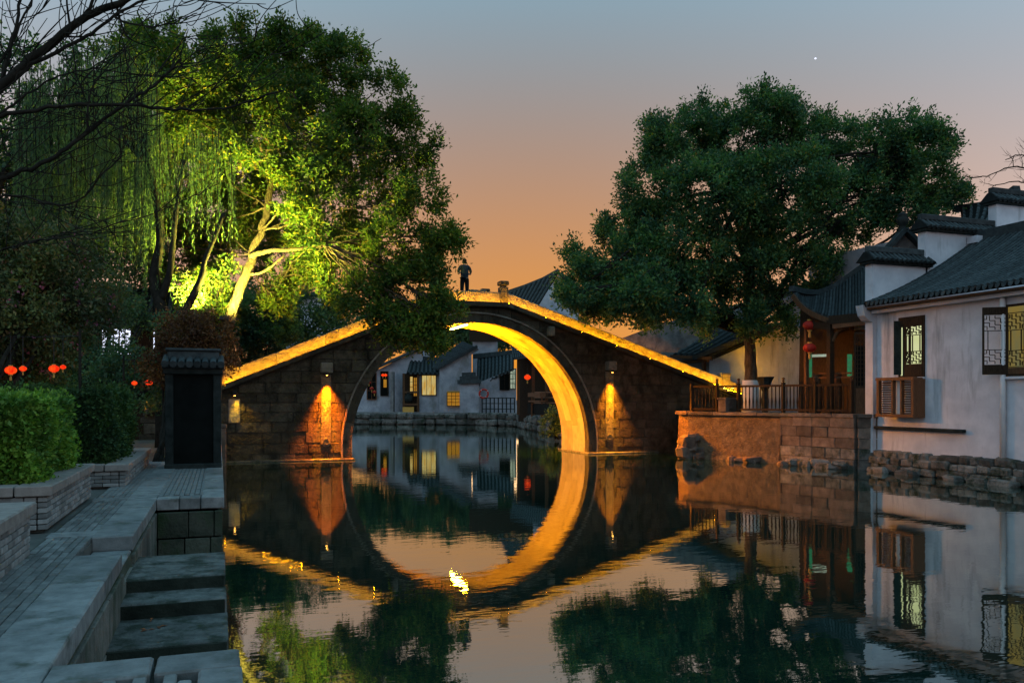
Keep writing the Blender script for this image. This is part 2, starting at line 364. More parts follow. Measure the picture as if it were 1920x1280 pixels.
m = MB(); m.prism([(21.15, -12), (21.15, 22.3)] + [(x + .12, y) for x, y in TER[1:]] + [(90, 33.2), (90, -12)], xyz, 1.8, -1.4)
tag(m.build('right_bank', 'ground'), kind='structure')
m = MB(); m.prism([(19.2, 33.3)] + [tuple(wdp(u, 0, d).xy) for u, d in ((1085, 46), (1050, 54), (1005, 63), (968, 73.5), (900, 77), (800, 78.5), (660, 79.5), (480, 82))] + [(-30, 90), (-30, 160), (120, 160), (120, 33.3)], xyz, 1.15, -1.4)
tag(m.build('far_bank', 'grey_render'), kind='structure')
# --- walkway: pavers and kerb slabs
walk = tag(MB().box(-1.72, -1.26, -4, 33, WZ - .038, WZ - .012).build('walkway', 'mortar'), kind='structure')
def paver_mesh():
    return block_mesh('paver', random.randrange(5), .012)
cnt = 0; rest = MB()
y = 4.0
rows = [(-1.69 + i * .0725, (i % 2) * .12) for i in range(6)]
for yi in range(72):
    for x, o_ in rows:
        yy = 4.0 + yi * .245 + o_
        if yy > 21: continue
        if yy < 14.0:
            block('brick', (x + .036, yy, WZ - .02 + random.uniform(-.004, .004)), (.066, .236, .05), 'paver', walk, rough=.012); cnt += 1
        else:
            rest.box(x + .004, x + .068, yy - .117, yy + .117, WZ - .04, WZ + .003 + random.uniform(-.003, .003))
# brick strip between the kerb and the wall top beyond the steps
for yi in range(24):
    for xi in range(9):
        yy = 13.5 + yi * .245 + (xi % 2) * .12; x = -.86 + xi * .0725
        rest.box(x + .004, x + .068, yy - .117, yy + .117, WZ - .16, WZ + .003 + random.uniform(-.003, .003))
tag(rest.build('brick', 'paver', walk), kind='stuff')
for ya_, yb_ in ((3.0, 8.545), (9.56, 32.0)):
    n_ = round((yb_ - ya_) / 1.35); cut = [ya_ + (yb_ - ya_) * k / n_ + (random.uniform(-.15, .15) if 0 < k < n_ else 0) for k in range(n_ + 1)]
    for k in range(n_):
        block('kerb_slab', (-1.058, (cut[k] + cut[k + 1]) / 2, WZ - .07 + random.uniform(-.003, .003)), (.40, cut[k + 1] - cut[k] - .012, .16), 'slab_stone', walk, rough=.006)
block('threshold_slab', (-1.06, 9.05, .745), (.37, .99, .14), 'slab_stone', walk, rough=.006)
# cross bands of long slabs in the brickwork
for yc in (9.9, 13.2):
    block('kerb_slab', (-1.48, yc, WZ - .014), (.46, .3, .05), 'slab_stone', walk, rough=.006)
# landing platform nearest the steps
plat = tag(MB().box(-.88, .08, -3, 5.03, WZ - .16, WZ - .05).build('landing', 'mortar'), kind='structure')
for x0, x1 in ((-.86, -.34), (-.33, .115)):
    block('kerb_slab', ((x0 + x1) / 2, 4.88, WZ - .075), (x1 - x0 - .012, .33, .17), 'slab_stone', plat, rough=.006)
for i in range(6):
    block('kerb_slab', (.005, 4.45 - i * .56, WZ - .075), (.22, .53, .17), 'slab_stone', plat, rough=.006)
for j in range(7):
    for i in range(10):
        if j > 2 and i > 11: continue
        block('brick', (-.83 + i * .0735, 4.60 - j * .245 - (i % 2) * .12, WZ - .03), (.066, .236, .06), 'paver', plat, rough=.012)
# strip of slabs along the canal beyond the steps
yy = 12.95
while yy < 32:
    ln = random.uniform(1.1, 1.5)
    block('kerb_slab', (-.09, yy + ln / 2, WZ - .075), (.32, ln - .012, .17), 'slab_stone', plat, rough=.006); yy += ln
for x0, x1 in ((-.86, -.55), (-.55, -.26)):
    block('kerb_slab', ((x0 + x1) / 2, 13.13, WZ - .075), (x1 - x0 - .01, .36, .17), 'slab_stone', plat, rough=.006)
# --- canal wall stones round the stair well
cw = thing('canal_wall', 'dressed stone retaining wall around the sunken stair well beside the brick walkway', 'wall', (-.9, 12.9, 0))
m = MB(); m.box(-.93, -.872, 5.06, 12.94, -.6, WZ - .16); m.box(-.93, .0, 12.93, 13.0, -.6, WZ - .16); m.box(-.02, .03, 13, 33, -.6, WZ - .16); m.build('wall_core', 'mossy_stone', cw)
for r in range(2):
    z0 = .0 + r * .39; yy = 5.1
    while yy < 12.9:
        ln = random.uniform(.6, 1.3); y1 = min(yy + ln, 12.9); h = .38
        if z0 + h > .7 and yy < 9.55 and y1 > 8.55:
            if yy < 8.5: y1 = 8.55
            else: h = .28; y1 = min(y1, 9.55)
        block('stone', (-.872, (yy + y1) / 2, z0 + h / 2), (.06, y1 - yy - .012, h - .012), 'wall_stone', cw, rough=.015); yy = y1
    xx = -.84
    while xx < .02:
        ln = random.uniform(.3, .5); x1 = min(xx + ln, .05)
        block('stone', ((xx + x1) / 2, 12.915, z0 + .19), (x1 - xx - .012, .07, .37), 'mossy_stone', cw, rough=.02); xx = x1
for i in range(2):
    block('stone', (-.4 + i * .0, 12.91, -.12), (.9, .07, .24), 'mossy_stone', cw, rough=.02) if i == 0 else None
# --- the double flight of stone steps
st = thing('stone_steps', 'worn stone landing steps descending to the canal beside the brick walkway', 'steps', (-.4, 8.5, 0))
def step(y0, y1, z, x1=.07):
    block('step', ((-.86 + x1) / 2, (y0 + y1) / 2, z - .085), (x1 + .86, y1 - y0 + .1, .17), 'step_stone', st, rough=.02, tilt=.004)
    MB().box(-.85, x1 - .015, y0 - .062, y0 - .03, z - .30, z - .012).build('riser', 'dark_stone', st, bevel=.006)  # near-black face piece, darker than the tread
step(8.78, 9.95, .66, .06); step(8.28, 8.74, .535, .065); step(7.32, 8.24, .40, .075); step(6.8, 7.25, .24, .08); step(6.2, 6.76, .09, .08)
step(10.06, 10.5, .5, .06); step(10.6, 11.0, .34, .06); step(11.1, 11.6, .17, .06)
m = MB(); m.box(-.86, .03, 8.3, 10.3, -.6, .48); m.box(-.86, .04, 7.35, 8.3, -.6, .23); m.box(-.86, .03, 10.3, 11.0, -.6, .16); m.build('footing', 'mossy_stone', st)
for i in range(7):
    q = (-.75 + .35 * random.random(), 7.75 + .45 * random.random(), .402)
    mm = MB(); a = random.uniform(0, 6); s_ = random.uniform(.025, .045)
    mm.add([(q[0] + s_ * math.cos(a), q[1] + s_ * math.sin(a), q[2] + .004), (q[0] - s_ * .4 * math.sin(a), q[1] + s_ * .4 * math.cos(a), q[2] + .012), (q[0] - s_ * math.cos(a), q[1] - s_ * math.sin(a), q[2] + .003), (q[0] + s_ * .4 * math.sin(a), q[1] - s_ * .4 * math.cos(a), q[2] + .010)], [(0, 1, 2, 3)])
    tag(mm.build('fallen_leaf', 'fallen_leaf'), 'dry reddish leaf fallen on a stone step', 'leaf', 'fallen leaves on the steps')
# --- planters
def planter(x1, y0, y1, label, ztop=1.44, width=3.2):
    p = thing('brick_planter', label, 'planter', (x1, y0, WZ))
    m = MB(); m.box(x1 - width, x1 - .05, y0 + .05, y1 - .05, WZ - .03, ztop - .12); m.build('core', 'mortar', p)
    zc = ztop - .12; nc = max(2, int(round((zc - WZ) / .065))); h = (zc - WZ) / nc
    for k in range(nc):
        z = WZ + (k + .5) * h; o_ = (k % 2) * .12
        yy = y0 + .002
        while yy < y1 - .02:
            ln = .245 if not (yy == y0 + .002 and o_) else .125
            ye = min(yy + ln, y1); block('brick', (x1 - .045, (yy + ye) / 2, z), (.09 + random.uniform(0, .008), ye - yy - .009, h - .009), 'planter_brick', p, rough=.012); yy = ye
        xx = x1 - .1
        while xx > x1 - min(width, 1.3):
            xe = xx - (.245 if not (xx == x1 - .1 and o_) else .125)
            block('brick', ((xx + xe) / 2, y0 + .045, z), (xx - xe - .009, .09, h - .009), 'planter_brick', p, rough=.012); xx = xe
    yy = y0 - .04
    while yy < y1:
        ye = min(yy + random.uniform(.9, 1.4), y1 + .04)
        if y1 + .04 - ye < .3: ye = y1 + .04
        block('coping_stone', (x1 - .13, (yy + ye) / 2, ztop - .055), (.36, ye - yy - .008, .115), 'planter_coping', p, rough=.006); yy = ye
    xx = x1 - .32
    while xx > x1 - width:
        xe = max(xx - 1.1, x1 - width); block('coping_stone', ((xx + xe) / 2, y0 + .13, ztop - .055), (xx - xe - .008, .34, .115), 'planter_coping', p, rough=.006)
        block('coping_stone', ((xx + xe) / 2, y1 - .13, ztop - .055), (xx - xe - .008, .34, .115), 'planter_coping', p, rough=.006); xx = xe
    MB().box(x1 - width + .02, x1 - .3, y0 + .3, y1 - .3, ztop - .1, ztop - .04).build('soil', 'soil', p)
    return p
planter(-1.66, 4.6, 8.75, 'bare topped low brick planter opposite the stone steps')
planter(-1.80, 10.35, 13.7, 'brick planter with flaking white paint holding the bright green hedge')
planter(-1.47, 15.1, 20.0, 'low brick planter holding the dark green hedge', 1.32, 3.4)
# --- hedges
def hedge(name, label, x0, x1, y0, y1, z0, z1, n, mt, size):
    h = thing(name, label, 'hedge', ((x0 + x1) / 2, (y0 + y1) / 2, z0))
    MB().box(x0 + .16, x1 - .16, y0 + .16, y1 - .16, z0, z1 - .16).build('inner_branches', 'leaf_evergreen', h)
    P = rng.uniform(size=(n, 3)) * np.array([x1 - x0, y1 - y0, z1 - z0]) + np.array([x0, y0, z0])
    f = rng.integers(0, 5, n); dpt = np.abs(rng.normal(0, .06, n)) - (rng.random(n) < .06) * rng.uniform(0, .14, n)
    lump = .05 * (np.sin(P[:, 0] * 5.1 + 1) + np.sin(P[:, 1] * 4.3) + np.sin(P[:, 2] * 6.1 + P[:, 1] * 2)) * .9
    dpt = dpt + lump
    D = np.zeros((n, 3))
    for k, (ax, val, sg) in enumerate(((0, x1, -1), (1, y0, 1), (2, z1, -1), (0, x0, 1), (1, y1, -1))):
        s = f == k; P[s, ax] = val + sg * dpt[s]; D[s, ax] = -sg
    D[:, 2] += .4
    leaf_mesh('foliage', P, size, mt, h, D, .55, .45)
    MB().tube([((x0 + x1) / 2, (y0 + y1) / 2, z0 - .1), ((x0 + x1) / 2, (y0 + y1) / 2, z1 - .4)], [.05, .02]).build('stem', 'dark_bark', h)
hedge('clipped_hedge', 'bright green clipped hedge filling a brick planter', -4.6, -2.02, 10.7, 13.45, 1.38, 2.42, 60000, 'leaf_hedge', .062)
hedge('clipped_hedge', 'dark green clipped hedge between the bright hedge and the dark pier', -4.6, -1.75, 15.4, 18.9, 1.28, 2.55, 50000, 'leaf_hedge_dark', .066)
# --- dark stone pier with tiled cap
pr = thing('stone_pier', 'dark stone pier with recessed panel and tiled cap at the end of the walkway', 'pier', (-.45, 18.8, WZ))
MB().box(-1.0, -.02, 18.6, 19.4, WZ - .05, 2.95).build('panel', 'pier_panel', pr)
m = MB()
for x0 in (-1.06, -.12):
    MB().box(x0, x0 + .16, 18.52, 18.72, WZ - .05, 2.98).build('jamb', 'pier_stone', pr, bevel=.012)
MB().box(-1.07, .05, 18.48, 19.46, WZ - .08, WZ + .1).build('plinth', 'pier_stone', pr, bevel=.015)
MB().box(-1.09, .07, 18.47, 19.47, 2.92, 3.04).build('lintel', 'pier_stone', pr, bevel=.015)
cp = MB().box(-1.12, .1, 18.44, 19.5, 3.04, 3.12).build('cap', 'roof_tile', pr, bevel=.01)
for i in range(8):
    x = -1.05 + i * .155
    MB().tube([(x, 18.34, 3.12), (x, 18.9, 3.30)], [.075, .06], 8).build('tile', 'roof_tile', cp)
MB().box(-1.02, 0, 18.7, 19.2, 3.2, 3.42).build('ridge', 'roof_tile', cp, bevel=.03)
MB().box(-1.06, .04, 18.66, 19.24, 3.42, 3.47).build('ridge_cap', 'roof_tile', cp, bevel=.01)
# ------------------------------------------------------------------ the arched bridge
BR = thing('arched_bridge', 'old stone arch bridge outlined with amber lights spanning the canal', 'bridge', (10.1, 34.5, 0))
Y0, Y1 = 33.0, 36.0
AX, AZ, RI, RO = 10.09, .46, 5.14, 5.50
CB = [(-2.6, 1.95), (.2, 2.93), (5.8, 5.25), (8.5, 6.42), (11.46, 6.42), (16.5, 4.76), (21.5, 3.09), (23.4, 2.5)]
def cb(x): return float(np.interp(x, [p[0] for p in CB], [p[1] for p in CB]))
xz = lambda p, t: (p[0], t, p[1])
# core
xs = sorted(set(list(np.linspace(-2.6, 23.4, 53)) + [p[0] for p in CB] + list(AX + 5.36 * np.cos(np.linspace(0, math.pi, 41)))))
def bot(x):
    d = 5.36 ** 2 - (x - AX) ** 2
    return AZ + math.sqrt(d) if d > 1e-9 else -.8
m = MB(); V = []; Fc = []
for x in xs:
    b = bot(x) if abs(x - AX) < 5.36 - 1e-6 else -.8
    V += [(x, Y0 + .10, b), (x, Y0 + .10, cb(x)), (x, Y1 - .02, b), (x, Y1 - .02, cb(x))]
for i in range(len(xs) - 1):
    a = 4 * i; b = a + 4
    Fc += [(a, b, b + 1, a + 1), (a + 3, b + 3, b + 2, a + 2), (a + 1, b + 1, b + 3, a + 3), (a + 2, b + 2, b, a)]
Fc += [(0, 1, 3, 2)]; e = 4 * (len(xs) - 1); Fc += [(e, e + 2, e + 3, e + 1)]
m.add(V, Fc); m.build('masonry_core', 'mortar', BR)
# face stones, each clipped to the coping line and the arch ring
def clip(poly, nx, nz, d):     # keep n.p >= d
    outp = []
    for i in range(len(poly)):
        p, q = poly[i], poly[(i + 1) % len(poly)]; sp = nx * p[0] + nz * p[1] - d; sq = nx * q[0] + nz * q[1] - d
        if sp >= 0: outp.append(p)
        if (sp >= 0) != (sq >= 0):
            k = sp / (sp - sq); outp.append((p[0] + k * (q[0] - p[0]), p[1] + k * (q[1] - p[1])))
    return outp
def area(p): return abs(sum(p[i][0] * p[(i + 1) % len(p)][1] - p[(i + 1) % len(p)][0] * p[i][1] for i in range(len(p)))) / 2
def face_stone(poly, yf, yb):
    c = (sum(p[0] for p in poly) / len(poly), sum(p[1] for p in poly) / len(poly))
    inn = [(c[0] + (p[0] - c[0]) * (1 - .022 / max(.1, math.hypot(p[0] - c[0], p[1] - c[1]))), c[1] + (p[1] - c[1]) * (1 - .022 / max(.1, math.hypot(p[0] - c[0], p[1] - c[1])))) for p in poly]
    n = len(poly); b = MB()
    b.v = [(p[0], yf, p[1]) for p in inn] + [(p[0], yf + .022, p[1]) for p in poly] + [(p[0], yb, p[1]) for p in poly]
    b.f = [tuple(range(n))]
    for i in range(n):
        j = (i + 1) % n; b.f += [(i, n + i, n + j, j), (n + i, 2 * n + i, 2 * n + j, n + j)]
    b.build('stone', 'bridge_stone', BR)
zc = -.12
while zc < 6.3:
    h = random.uniform(.36, .5); x = -2.6 + random.uniform(-.5, 0)
    while x < 23.4:
        w = random.uniform(.55, 1.5); g = .009
        poly = [(x + g, zc + g), (x + w - g, zc + g), (x + w - g, zc + h - g), (x + g, zc + h - g)]
        for i in range(len(CB) - 1):
            (ax, az), (bx_, bz) = CB[i], CB[i + 1]
            if poly and bx_ > x - .6 and ax < x + w + .6:
                nx, nz = (bz - az), -(bx_ - ax); ln = math.hypot(nx, nz); nx /= ln; nz /= ln
                poly = clip(poly, nx, nz, nx * ax + nz * (az - .19))
        if poly:
            ctr = (sum(p[0] for p in poly) / len(poly) - AX, sum(p[1] for p in poly) / len(poly) - AZ)
            rr = math.hypot(*ctr); far = max(math.hypot(p[0] - AX, p[1] - AZ) for p in poly)
            if far < RO + .08: poly = []
            elif min(math.hypot(p[0] - AX, p[1] - AZ) for p in poly) < RO + .06:
                best = max(poly, key=lambda p: math.hypot(p[0] - AX, p[1] - AZ)); dx, dz = (ctr[0] + best[0] - AX) / 2, (ctr[1] + best[1] - AZ) / 2
                ln = math.hypot(dx, dz); nx, nz = dx / ln, dz / ln
                poly = clip(poly, nx, nz, nx * AX + nz * AZ + RO + .02)
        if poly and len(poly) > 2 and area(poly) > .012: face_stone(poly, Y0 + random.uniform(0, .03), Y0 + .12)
        x += w
    zc += h
# arch ring stones on the face, hood mould, soffit panels
PH0, PH1 = math.radians(-7), math.radians(187)
def arc_piece(name, mt, r0, r1, a0, a1, ya, yb, parent, n=6, smooth=False):
    poly = [(AX + r0 * math.cos(a0 + (a1 - a0) * i / n), AZ + r0 * math.sin(a0 + (a1 - a0) * i / n)) for i in range(n + 1)]
    poly += [(AX + r1 * math.cos(a1 + (a0 - a1) * i / n), AZ + r1 * math.sin(a1 + (a0 - a1) * i / n)) for i in range(n + 1)]
    b = MB(); k = n + 1; N_ = 2 * k
    b.v = [(p[0], ya, p[1]) for p in poly] + [(p[0], yb, p[1]) for p in poly]
    for i in range(n):
        a, b2 = i, i + 1; c, d = N_ - 1 - i, N_ - 2 - i
        b.f += [(a, b2, d, c), (N_ + c, N_ + d, N_ + b2, N_ + a), (b2, a, N_ + a, N_ + b2), (c, d, N_ + d, N_ + c)]
    b.f += [(0, N_ - 1, 2 * N_ - 1, N_), (n, N_ + n, N_ + n + 1, n + 1)]
    return b.build(name, mt, parent)
NS = 11; cuts = np.linspace(PH0, PH1, NS + 1); gp = .0012
for i in range(NS):
    a0, a1 = cuts[i] + gp, cuts[i + 1] - gp
    arc_piece('voussoir', 'bridge_stone', RI + random.uniform(0, .008), RO, a0, a1, Y0 - .035 + random.uniform(-.006, .006), Y0 + .34, BR, 7)
    arc_piece('hood_mould', 'parapet_stone', RO + .003, RO + .065, a0, a1, Y0 - .10, Y0 + .10, BR, 7)  # paler stone than the ring, painting in its lit rim
yb = np.linspace(Y0 + .345, Y1, 5)
for j in range(4):
    cj = np.linspace(PH0, PH1, NS + 1); cj[1:-1] += rng.uniform(-.05, .05, NS - 1)
    for i in range(NS):
        r_ = RI + random.uniform(0, .014)
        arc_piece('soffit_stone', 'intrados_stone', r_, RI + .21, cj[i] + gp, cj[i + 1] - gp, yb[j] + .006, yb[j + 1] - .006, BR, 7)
# footings at the water line
for x0, x1 in ((-.3, AX - RI + .10), (AX + RI - .10, 18.6)):
    MB().box(x0, x1, Y0 - .22, Y1 + .2, -.7, .07).build('footing', 'wall_stone', BR, bevel=.03)
# string course ledge, light strips, parapet stones, deck
def seg_run(z0, z1, ya, yb, name, mt, parent, lmin, lmax, gap=.006, jit=0):
    for i in range(len(CB) - 1):
        (ax, az), (bx_, bz) = CB[i], CB[i + 1]; ln = math.hypot(bx_ - ax, bz - az); n = max(1, round(ln / random.uniform(lmin, lmax)))
        for k in range(n):
            xa = ax + (bx_ - ax) * k / n + gap; xb = ax + (bx_ - ax) * (k + 1) / n - gap
            q = random.uniform(-jit, jit); r = random.uniform(-jit, jit)
            b = MB(); b.prism([(xa, cb(xa) + z0), (xb, cb(xb) + z0), (xb, cb(xb) + z1 + r), (xa, cb(xa) + z1 + r)], xz, ya + q, yb)
            b.build(name, mt, parent, bevel=.02 if lmin > .9 else 0)
seg_run(-.17, 0, Y0 - .26, Y0 + .12, 'string_course', 'bridge_stone', BR, 1.6, 2.4, .004, .004)
seg_run(-.001, .03, Y0 - .255, Y0 - .225, 'strip_shield', 'dark_metal', BR, 1.6, 2.4, -.004)
seg_run(.012, .02, Y0 - .15, Y0 - .11, 'light_strip', 'strip_glow', BR, .45, .55, .01)
seg_run(.002, .5, Y0 + .06, Y0 + .36, 'parapet_stone', 'parapet_stone', BR, 1.7, 2.3, .004, .012)
seg_run(.002, .5, Y1 - .36, Y1 - .06, 'parapet_stone', 'parapet_stone', BR, 1.7, 2.3, .004, .012)
seg_run(-.16, .24, Y0 + .37, Y1 - .37, 'deck_slab', 'slab_stone', BR, 1.2, 1.6)
for x in (8.42, 11.36):
    for yy_, nm in ((Y0 + .2, 'post'), (Y1 - .2, 'post')):
        z = cb(x); po = MB().box(x - .17, x + .17, yy_ - .2, yy_ + .2, z - .02, z + .72).build('post', 'bridge_stone', BR, bevel=.015)
        MB().box(x - .11, x + .11, yy_ - .12, yy_ + .12, z + .72, z + .79).build('neck', 'bridge_stone', po)
        MB().box(x - .2, x + .2, yy_ - .22, yy_ + .22, z + .79, z + .97).build('post_cap', 'bridge_stone', po, bevel=.03)
for x in (22.3, .35):
    z = cb(x); po = MB().box(x - .2, x + .2, Y0 - .02, Y0 + .4, z - .1, z + .62).build('post', 'parapet_stone', BR, bevel=.02)
    MB().box(x - .24, x + .24, Y0 - .05, Y0 + .43, z + .62, z + .78).build('post_cap', 'parapet_stone', po, bevel=.03)
for x, w in ((9.95, .22), (10.35, .5)):
    MB().box(x - w / 2, x + w / 2, Y0 + .1, Y0 + .3, cb(x) + .498, cb(x) + .56).build('kerb_piece', 'parapet_stone', BR, bevel=.01)
# lamp tube under the crown of the arch
lp = thing('tube_lamp', 'glowing tube lamp fixed under the crown of the stone arch', 'lamp', (9.75, 34.5, 5.5))
MB().box(9.67, 9.85, Y0 + .25, Y1 - .3, 5.53, 5.585).build('housing', 'dark_metal', lp)
MB().box(9.70, 9.82, Y0 + .28, Y1 - .33, 5.495, 5.527).build('tube', 'tube_glow', lp)
LAMP_LATER = lp
def spot_light(name, parent, loc, to, energy, col, angle, blend=.6, size=.05):
    d = bpy.data.lights.new(name, 'SPOT'); d.energy = energy; d.color = col; d.spot_size = math.radians(angle); d.spot_blend = blend; d.shadow_soft_size = size
    o = bpy.data.objects.new(name, d); COL.objects.link(o); o.parent = parent; o.location = Vector(loc) - off(parent)
    o.rotation_euler = (Vector(to) - Vector(loc)).to_track_quat('-Z', 'Y').to_euler(); return o
for yy_ in (Y0 + .6, Y0 + 1.5, Y0 + 2.4):
    spot_light('beam', lp, (9.9, yy_, 5.44), (14.6, yy_, 3.0), 4200, (1, .29, .0008), 124, .7, .05)
    spot_light('beam', lp, (9.6, yy_, 5.44), (5.2, yy_, 1.3), 2000, (1, .215, .0008), 124, .7, .05)
# beam-end stones; the two lower ones carry a down light over a carved pilaster
for x, z, lit, w in ((3.95, 3.62, 1, .46), (16.26, 3.86, 1, .40), (6.62, 5.12, 0, .22), (13.40, 5.30, 0, .24)):
    MB().box(x - w / 2, x + w / 2, Y0 - .36, Y0 + .14, z - .2, z + .2).build('beam_end', 'parapet_stone', BR, bevel=.035)
    if not lit: continue
    poly = [(x - .2, z - .24), (x + .2, z - .24)] + [(x + .2 * math.cos(a), .72 - .2 * math.sin(a)) for a in np.linspace(0, math.pi, 9)]
    b = MB(); b.prism(poly[::-1], xz, Y0 - .03, Y0 + .1); pil = b.build('pilaster', 'pilaster_stone', BR, bevel=.02)
    MB().torus((x, Y0 - .045, .74), .12, .025, (0, 1, 0), 18, 6).build('carved_ring', 'pilaster_stone', pil)
    dl = thing('down_light', 'small warm down light under the stone beam end beside the arch, %s bank side' % ('pier' if x < 10 else 'terrace'), 'lamp', (x, Y0 - .3, z - .2), None)
    MB().lathe([(.05, -.09), (.06, -.08), (.06, 0)], (x, Y0 - .3, z - .2), 12).build('housing', 'dark_metal', dl)
    MB().lathe([(.04, -.096), (.04, -.092)], (x, Y0 - .3, z - .2), 12).build('lens', 'spot_glow', dl)
    if x < 10:
        spot_light('beam', dl, (x, Y0 - .3, z - .31), (x + .1, Y0 - .06, .2), 6500, (1, .18, .001), 64, 1.0, .06)
        spot_light('beam', dl, (x, Y0 - .3, z - .31), (x, Y0 - .08, .6), 2800, (1, .36, .005), 24, .6, .04)
    else:
        spot_light('beam', dl, (x, Y0 - .3, z - .31), (x + .1, Y0 - .06, .2), 3600, (1, .28, .003), 58, 1.0, .06)
        spot_light('beam', dl, (x, Y0 - .3, z - .31), (x, Y0 - .08, .6), 2500, (1, .40, .006), 24, .6, .04)
        spot_light('beam', dl, (x + .1, Y0 - .3, z - .31), (18.2, 29.4, .9), 9000, (1, .21, .002), 40, .8, .06)  # extra beam added only to brighten the terrace wall
# yellow down light by the left end
dl = thing('down_light', 'yellow down light below the lit ledge at the bridge end behind the dark pier', 'lamp', (.55, Y0 - .3, 2.6))
MB().lathe([(.05, -.09), (.06, -.08), (.06, .1)], (.55, Y0 - .22, 2.62), 12).build('housing', 'dark_metal', dl)
MB().lathe([(.04, -.096), (.04, -.092)], (.55, Y0 - .22, 2.62), 12).build('lens', 'spot_glow', dl)
spot_light('beam', dl, (.55, Y0 - .22, 2.5), (1.3, Y0 - .02, .2), 110, (1, .55, .02), 80, .8, .05)
pi2 = MB(); pi2.box(.33, .75, Y0 - .05, Y0 + .1, 1.5, 2.4); pi2.build('pilaster', 'parapet_stone', BR, bevel=.02)
sp = thing('mooring_post', 'square stone post standing at the canal edge beside the bridge end', 'post', (.12, 31.5, 0))
MB().box(-.02, .24, 31.4, 31.7, -.4, 1.35).build('shaft', 'terrace_stone', sp, bevel=.02)
MB().box(-.05, .27, 31.37, 31.73, 1.35, 1.5).build('cap', 'terrace_stone', sp, bevel=.03)
# ------------------------------------------------------------------ trees
def smooth_path(pts, n=6):
    pts = [Vector(p) for p in pts]; out_ = []
    for i in range(len(pts) - 1):
        p0, p1, p2, p3 = pts[max(i - 1, 0)], pts[i], pts[i + 1], pts[min(i + 2, len(pts) - 1)]
        for k in range(n):
            t = k / n; out_.append(.5 * ((2 * p1) + (p2 - p0) * t + (2 * p0 - 5 * p1 + 4 * p2 - p3) * t * t + (3 * p1 - p0 - 3 * p2 + p3) * t ** 3))
    out_.append(pts[-1]); return out_
def limb(mb, pts, r0, r1, n=7, wob=.0):
    p = smooth_path(pts)
    if wob:
        for i in range(1, len(p) - 1): p[i] = p[i] + Vector((random.gauss(0, wob), random.gauss(0, wob), random.gauss(0, wob)))
    k = len(p); mb.tube(p, [r0 + (r1 - r0) * (i / (k - 1)) ** .8 for i in range(k)], n)
def crown_points(lobes, per_m2, twigs, tl, lp, flat=.8):
    """lobes: (Vector centre, radius). Returns leaf points, directions, clump centres"""
    P = []; D = []; C = []
    for c, r in lobes:
        n = max(6, int(per_m2 * r * r))
        d = rng.normal(size=(n, 3)); d /= np.linalg.norm(d, axis=1, keepdims=True)
        fr = rng.uniform(.25, 1, size=(n, 1)) ** .45 * r
        cc = np.array(c)[None] + d * fr * np.array([1, 1, flat])[None]
        C.append(cc)
        for q, dd in zip(cc, d):
            k = twigs
            td = rng.normal(size=(k, 3)) * .75 + dd[None] * .8 + np.array([0, 0, .35])[None]; td /= np.linalg.norm(td, axis=1, keepdims=True)
            tlen = rng.uniform(.5, 1.15, size=(k, 1)) * tl
            tt = rng.uniform(0.05, 1, size=(k, lp, 1))
            pts = q[None, None] + td[:, None] * tlen[:, None] * tt + rng.normal(size=(k, lp, 3)) * (.05 + .10 * tl * (1 - tt * .5))
            P.append(pts.reshape(-1, 3)); D.append(np.repeat(td, lp, 0))
    return np.concatenate(P), np.concatenate(D), np.concatenate(C)
def lobes_uv(L_):
    return [(wdp(u, v, d), r * d / F) for u, v, r, d in L_]
KD = 1.22
wdk = lambda u, v, d: wdp(u, v, d * KD)
# --- big camphor by the left bank
ct = thing('camphor_tree', 'large floodlit camphor tree leaning over the canal in front of the bridge', 'tree', wdk(384, 856, 22.0))
LL = [(250, 100, 80, 25), (330, 120, 95, 24.5), (440, 95, 75, 24), (520, 150, 90, 24), (625, 130, 82, 24), (705, 190, 88, 23.5), (580, 255, 105, 25.5), (430, 230, 115, 25.8), (300, 225, 105, 26),
      (765, 275, 62, 23.5), (690, 330, 100, 24), (780, 370, 66, 23), (822, 436, 42, 23), (740, 460, 90, 23), (630, 450, 92, 24.2), (690, 560, 70, 22.8), (780, 545, 72, 22.6), (800, 615, 42, 22.4), (745, 610, 40, 22.4), (630, 545, 50, 23.4), (812, 508, 34, 22.8),
      (510, 330, 55, 26.5), (360, 330, 80, 27), (480, 200, 80, 22.6), (400, 150, 75, 22.6), (560, 190, 75, 22.4), (500, 285, 62, 22.2), (600, 330, 85, 22.4), (430, 300, 50, 22.6), (350, 210, 75, 23), (280, 150, 75, 23.4), (660, 260, 75, 22.4), (580, 420, 55, 22.2), (210, 190, 70, 24.5), (560, 385, 40, 22.2), (838, 452, 26, 22.8)]
LL += [(400, 420, 95, 27.5), (320, 460, 85, 28), (560, 500, 62, 25.5), (450, 330, 85, 27), (300, 380, 90, 28), (540, 430, 62, 26), (470, 440, 75, 28.5), (250, 300, 90, 28), (400, 500, 50, 28.5)]
LL += [(570, 105, 78, 24), (500, 95, 66, 24), (540, 70, 45, 24), (530, 520, 52, 25.5), (515, 565, 42, 25.5), (480, 380, 50, 26)]
LL += [(805, 628, 36, 22.2), (765, 632, 36, 22.2), (720, 590, 55, 22.4), (835, 585, 34, 22.4), (790, 580, 55, 22.3)]
lobL = lobes_uv([(u, v, max(14, r - 17), d) for u, v, r, d in [(u, v, r, d * KD) for u, v, r, d in LL]])
P, D, C = crown_points(lobL, 17, 14, .62, 17)
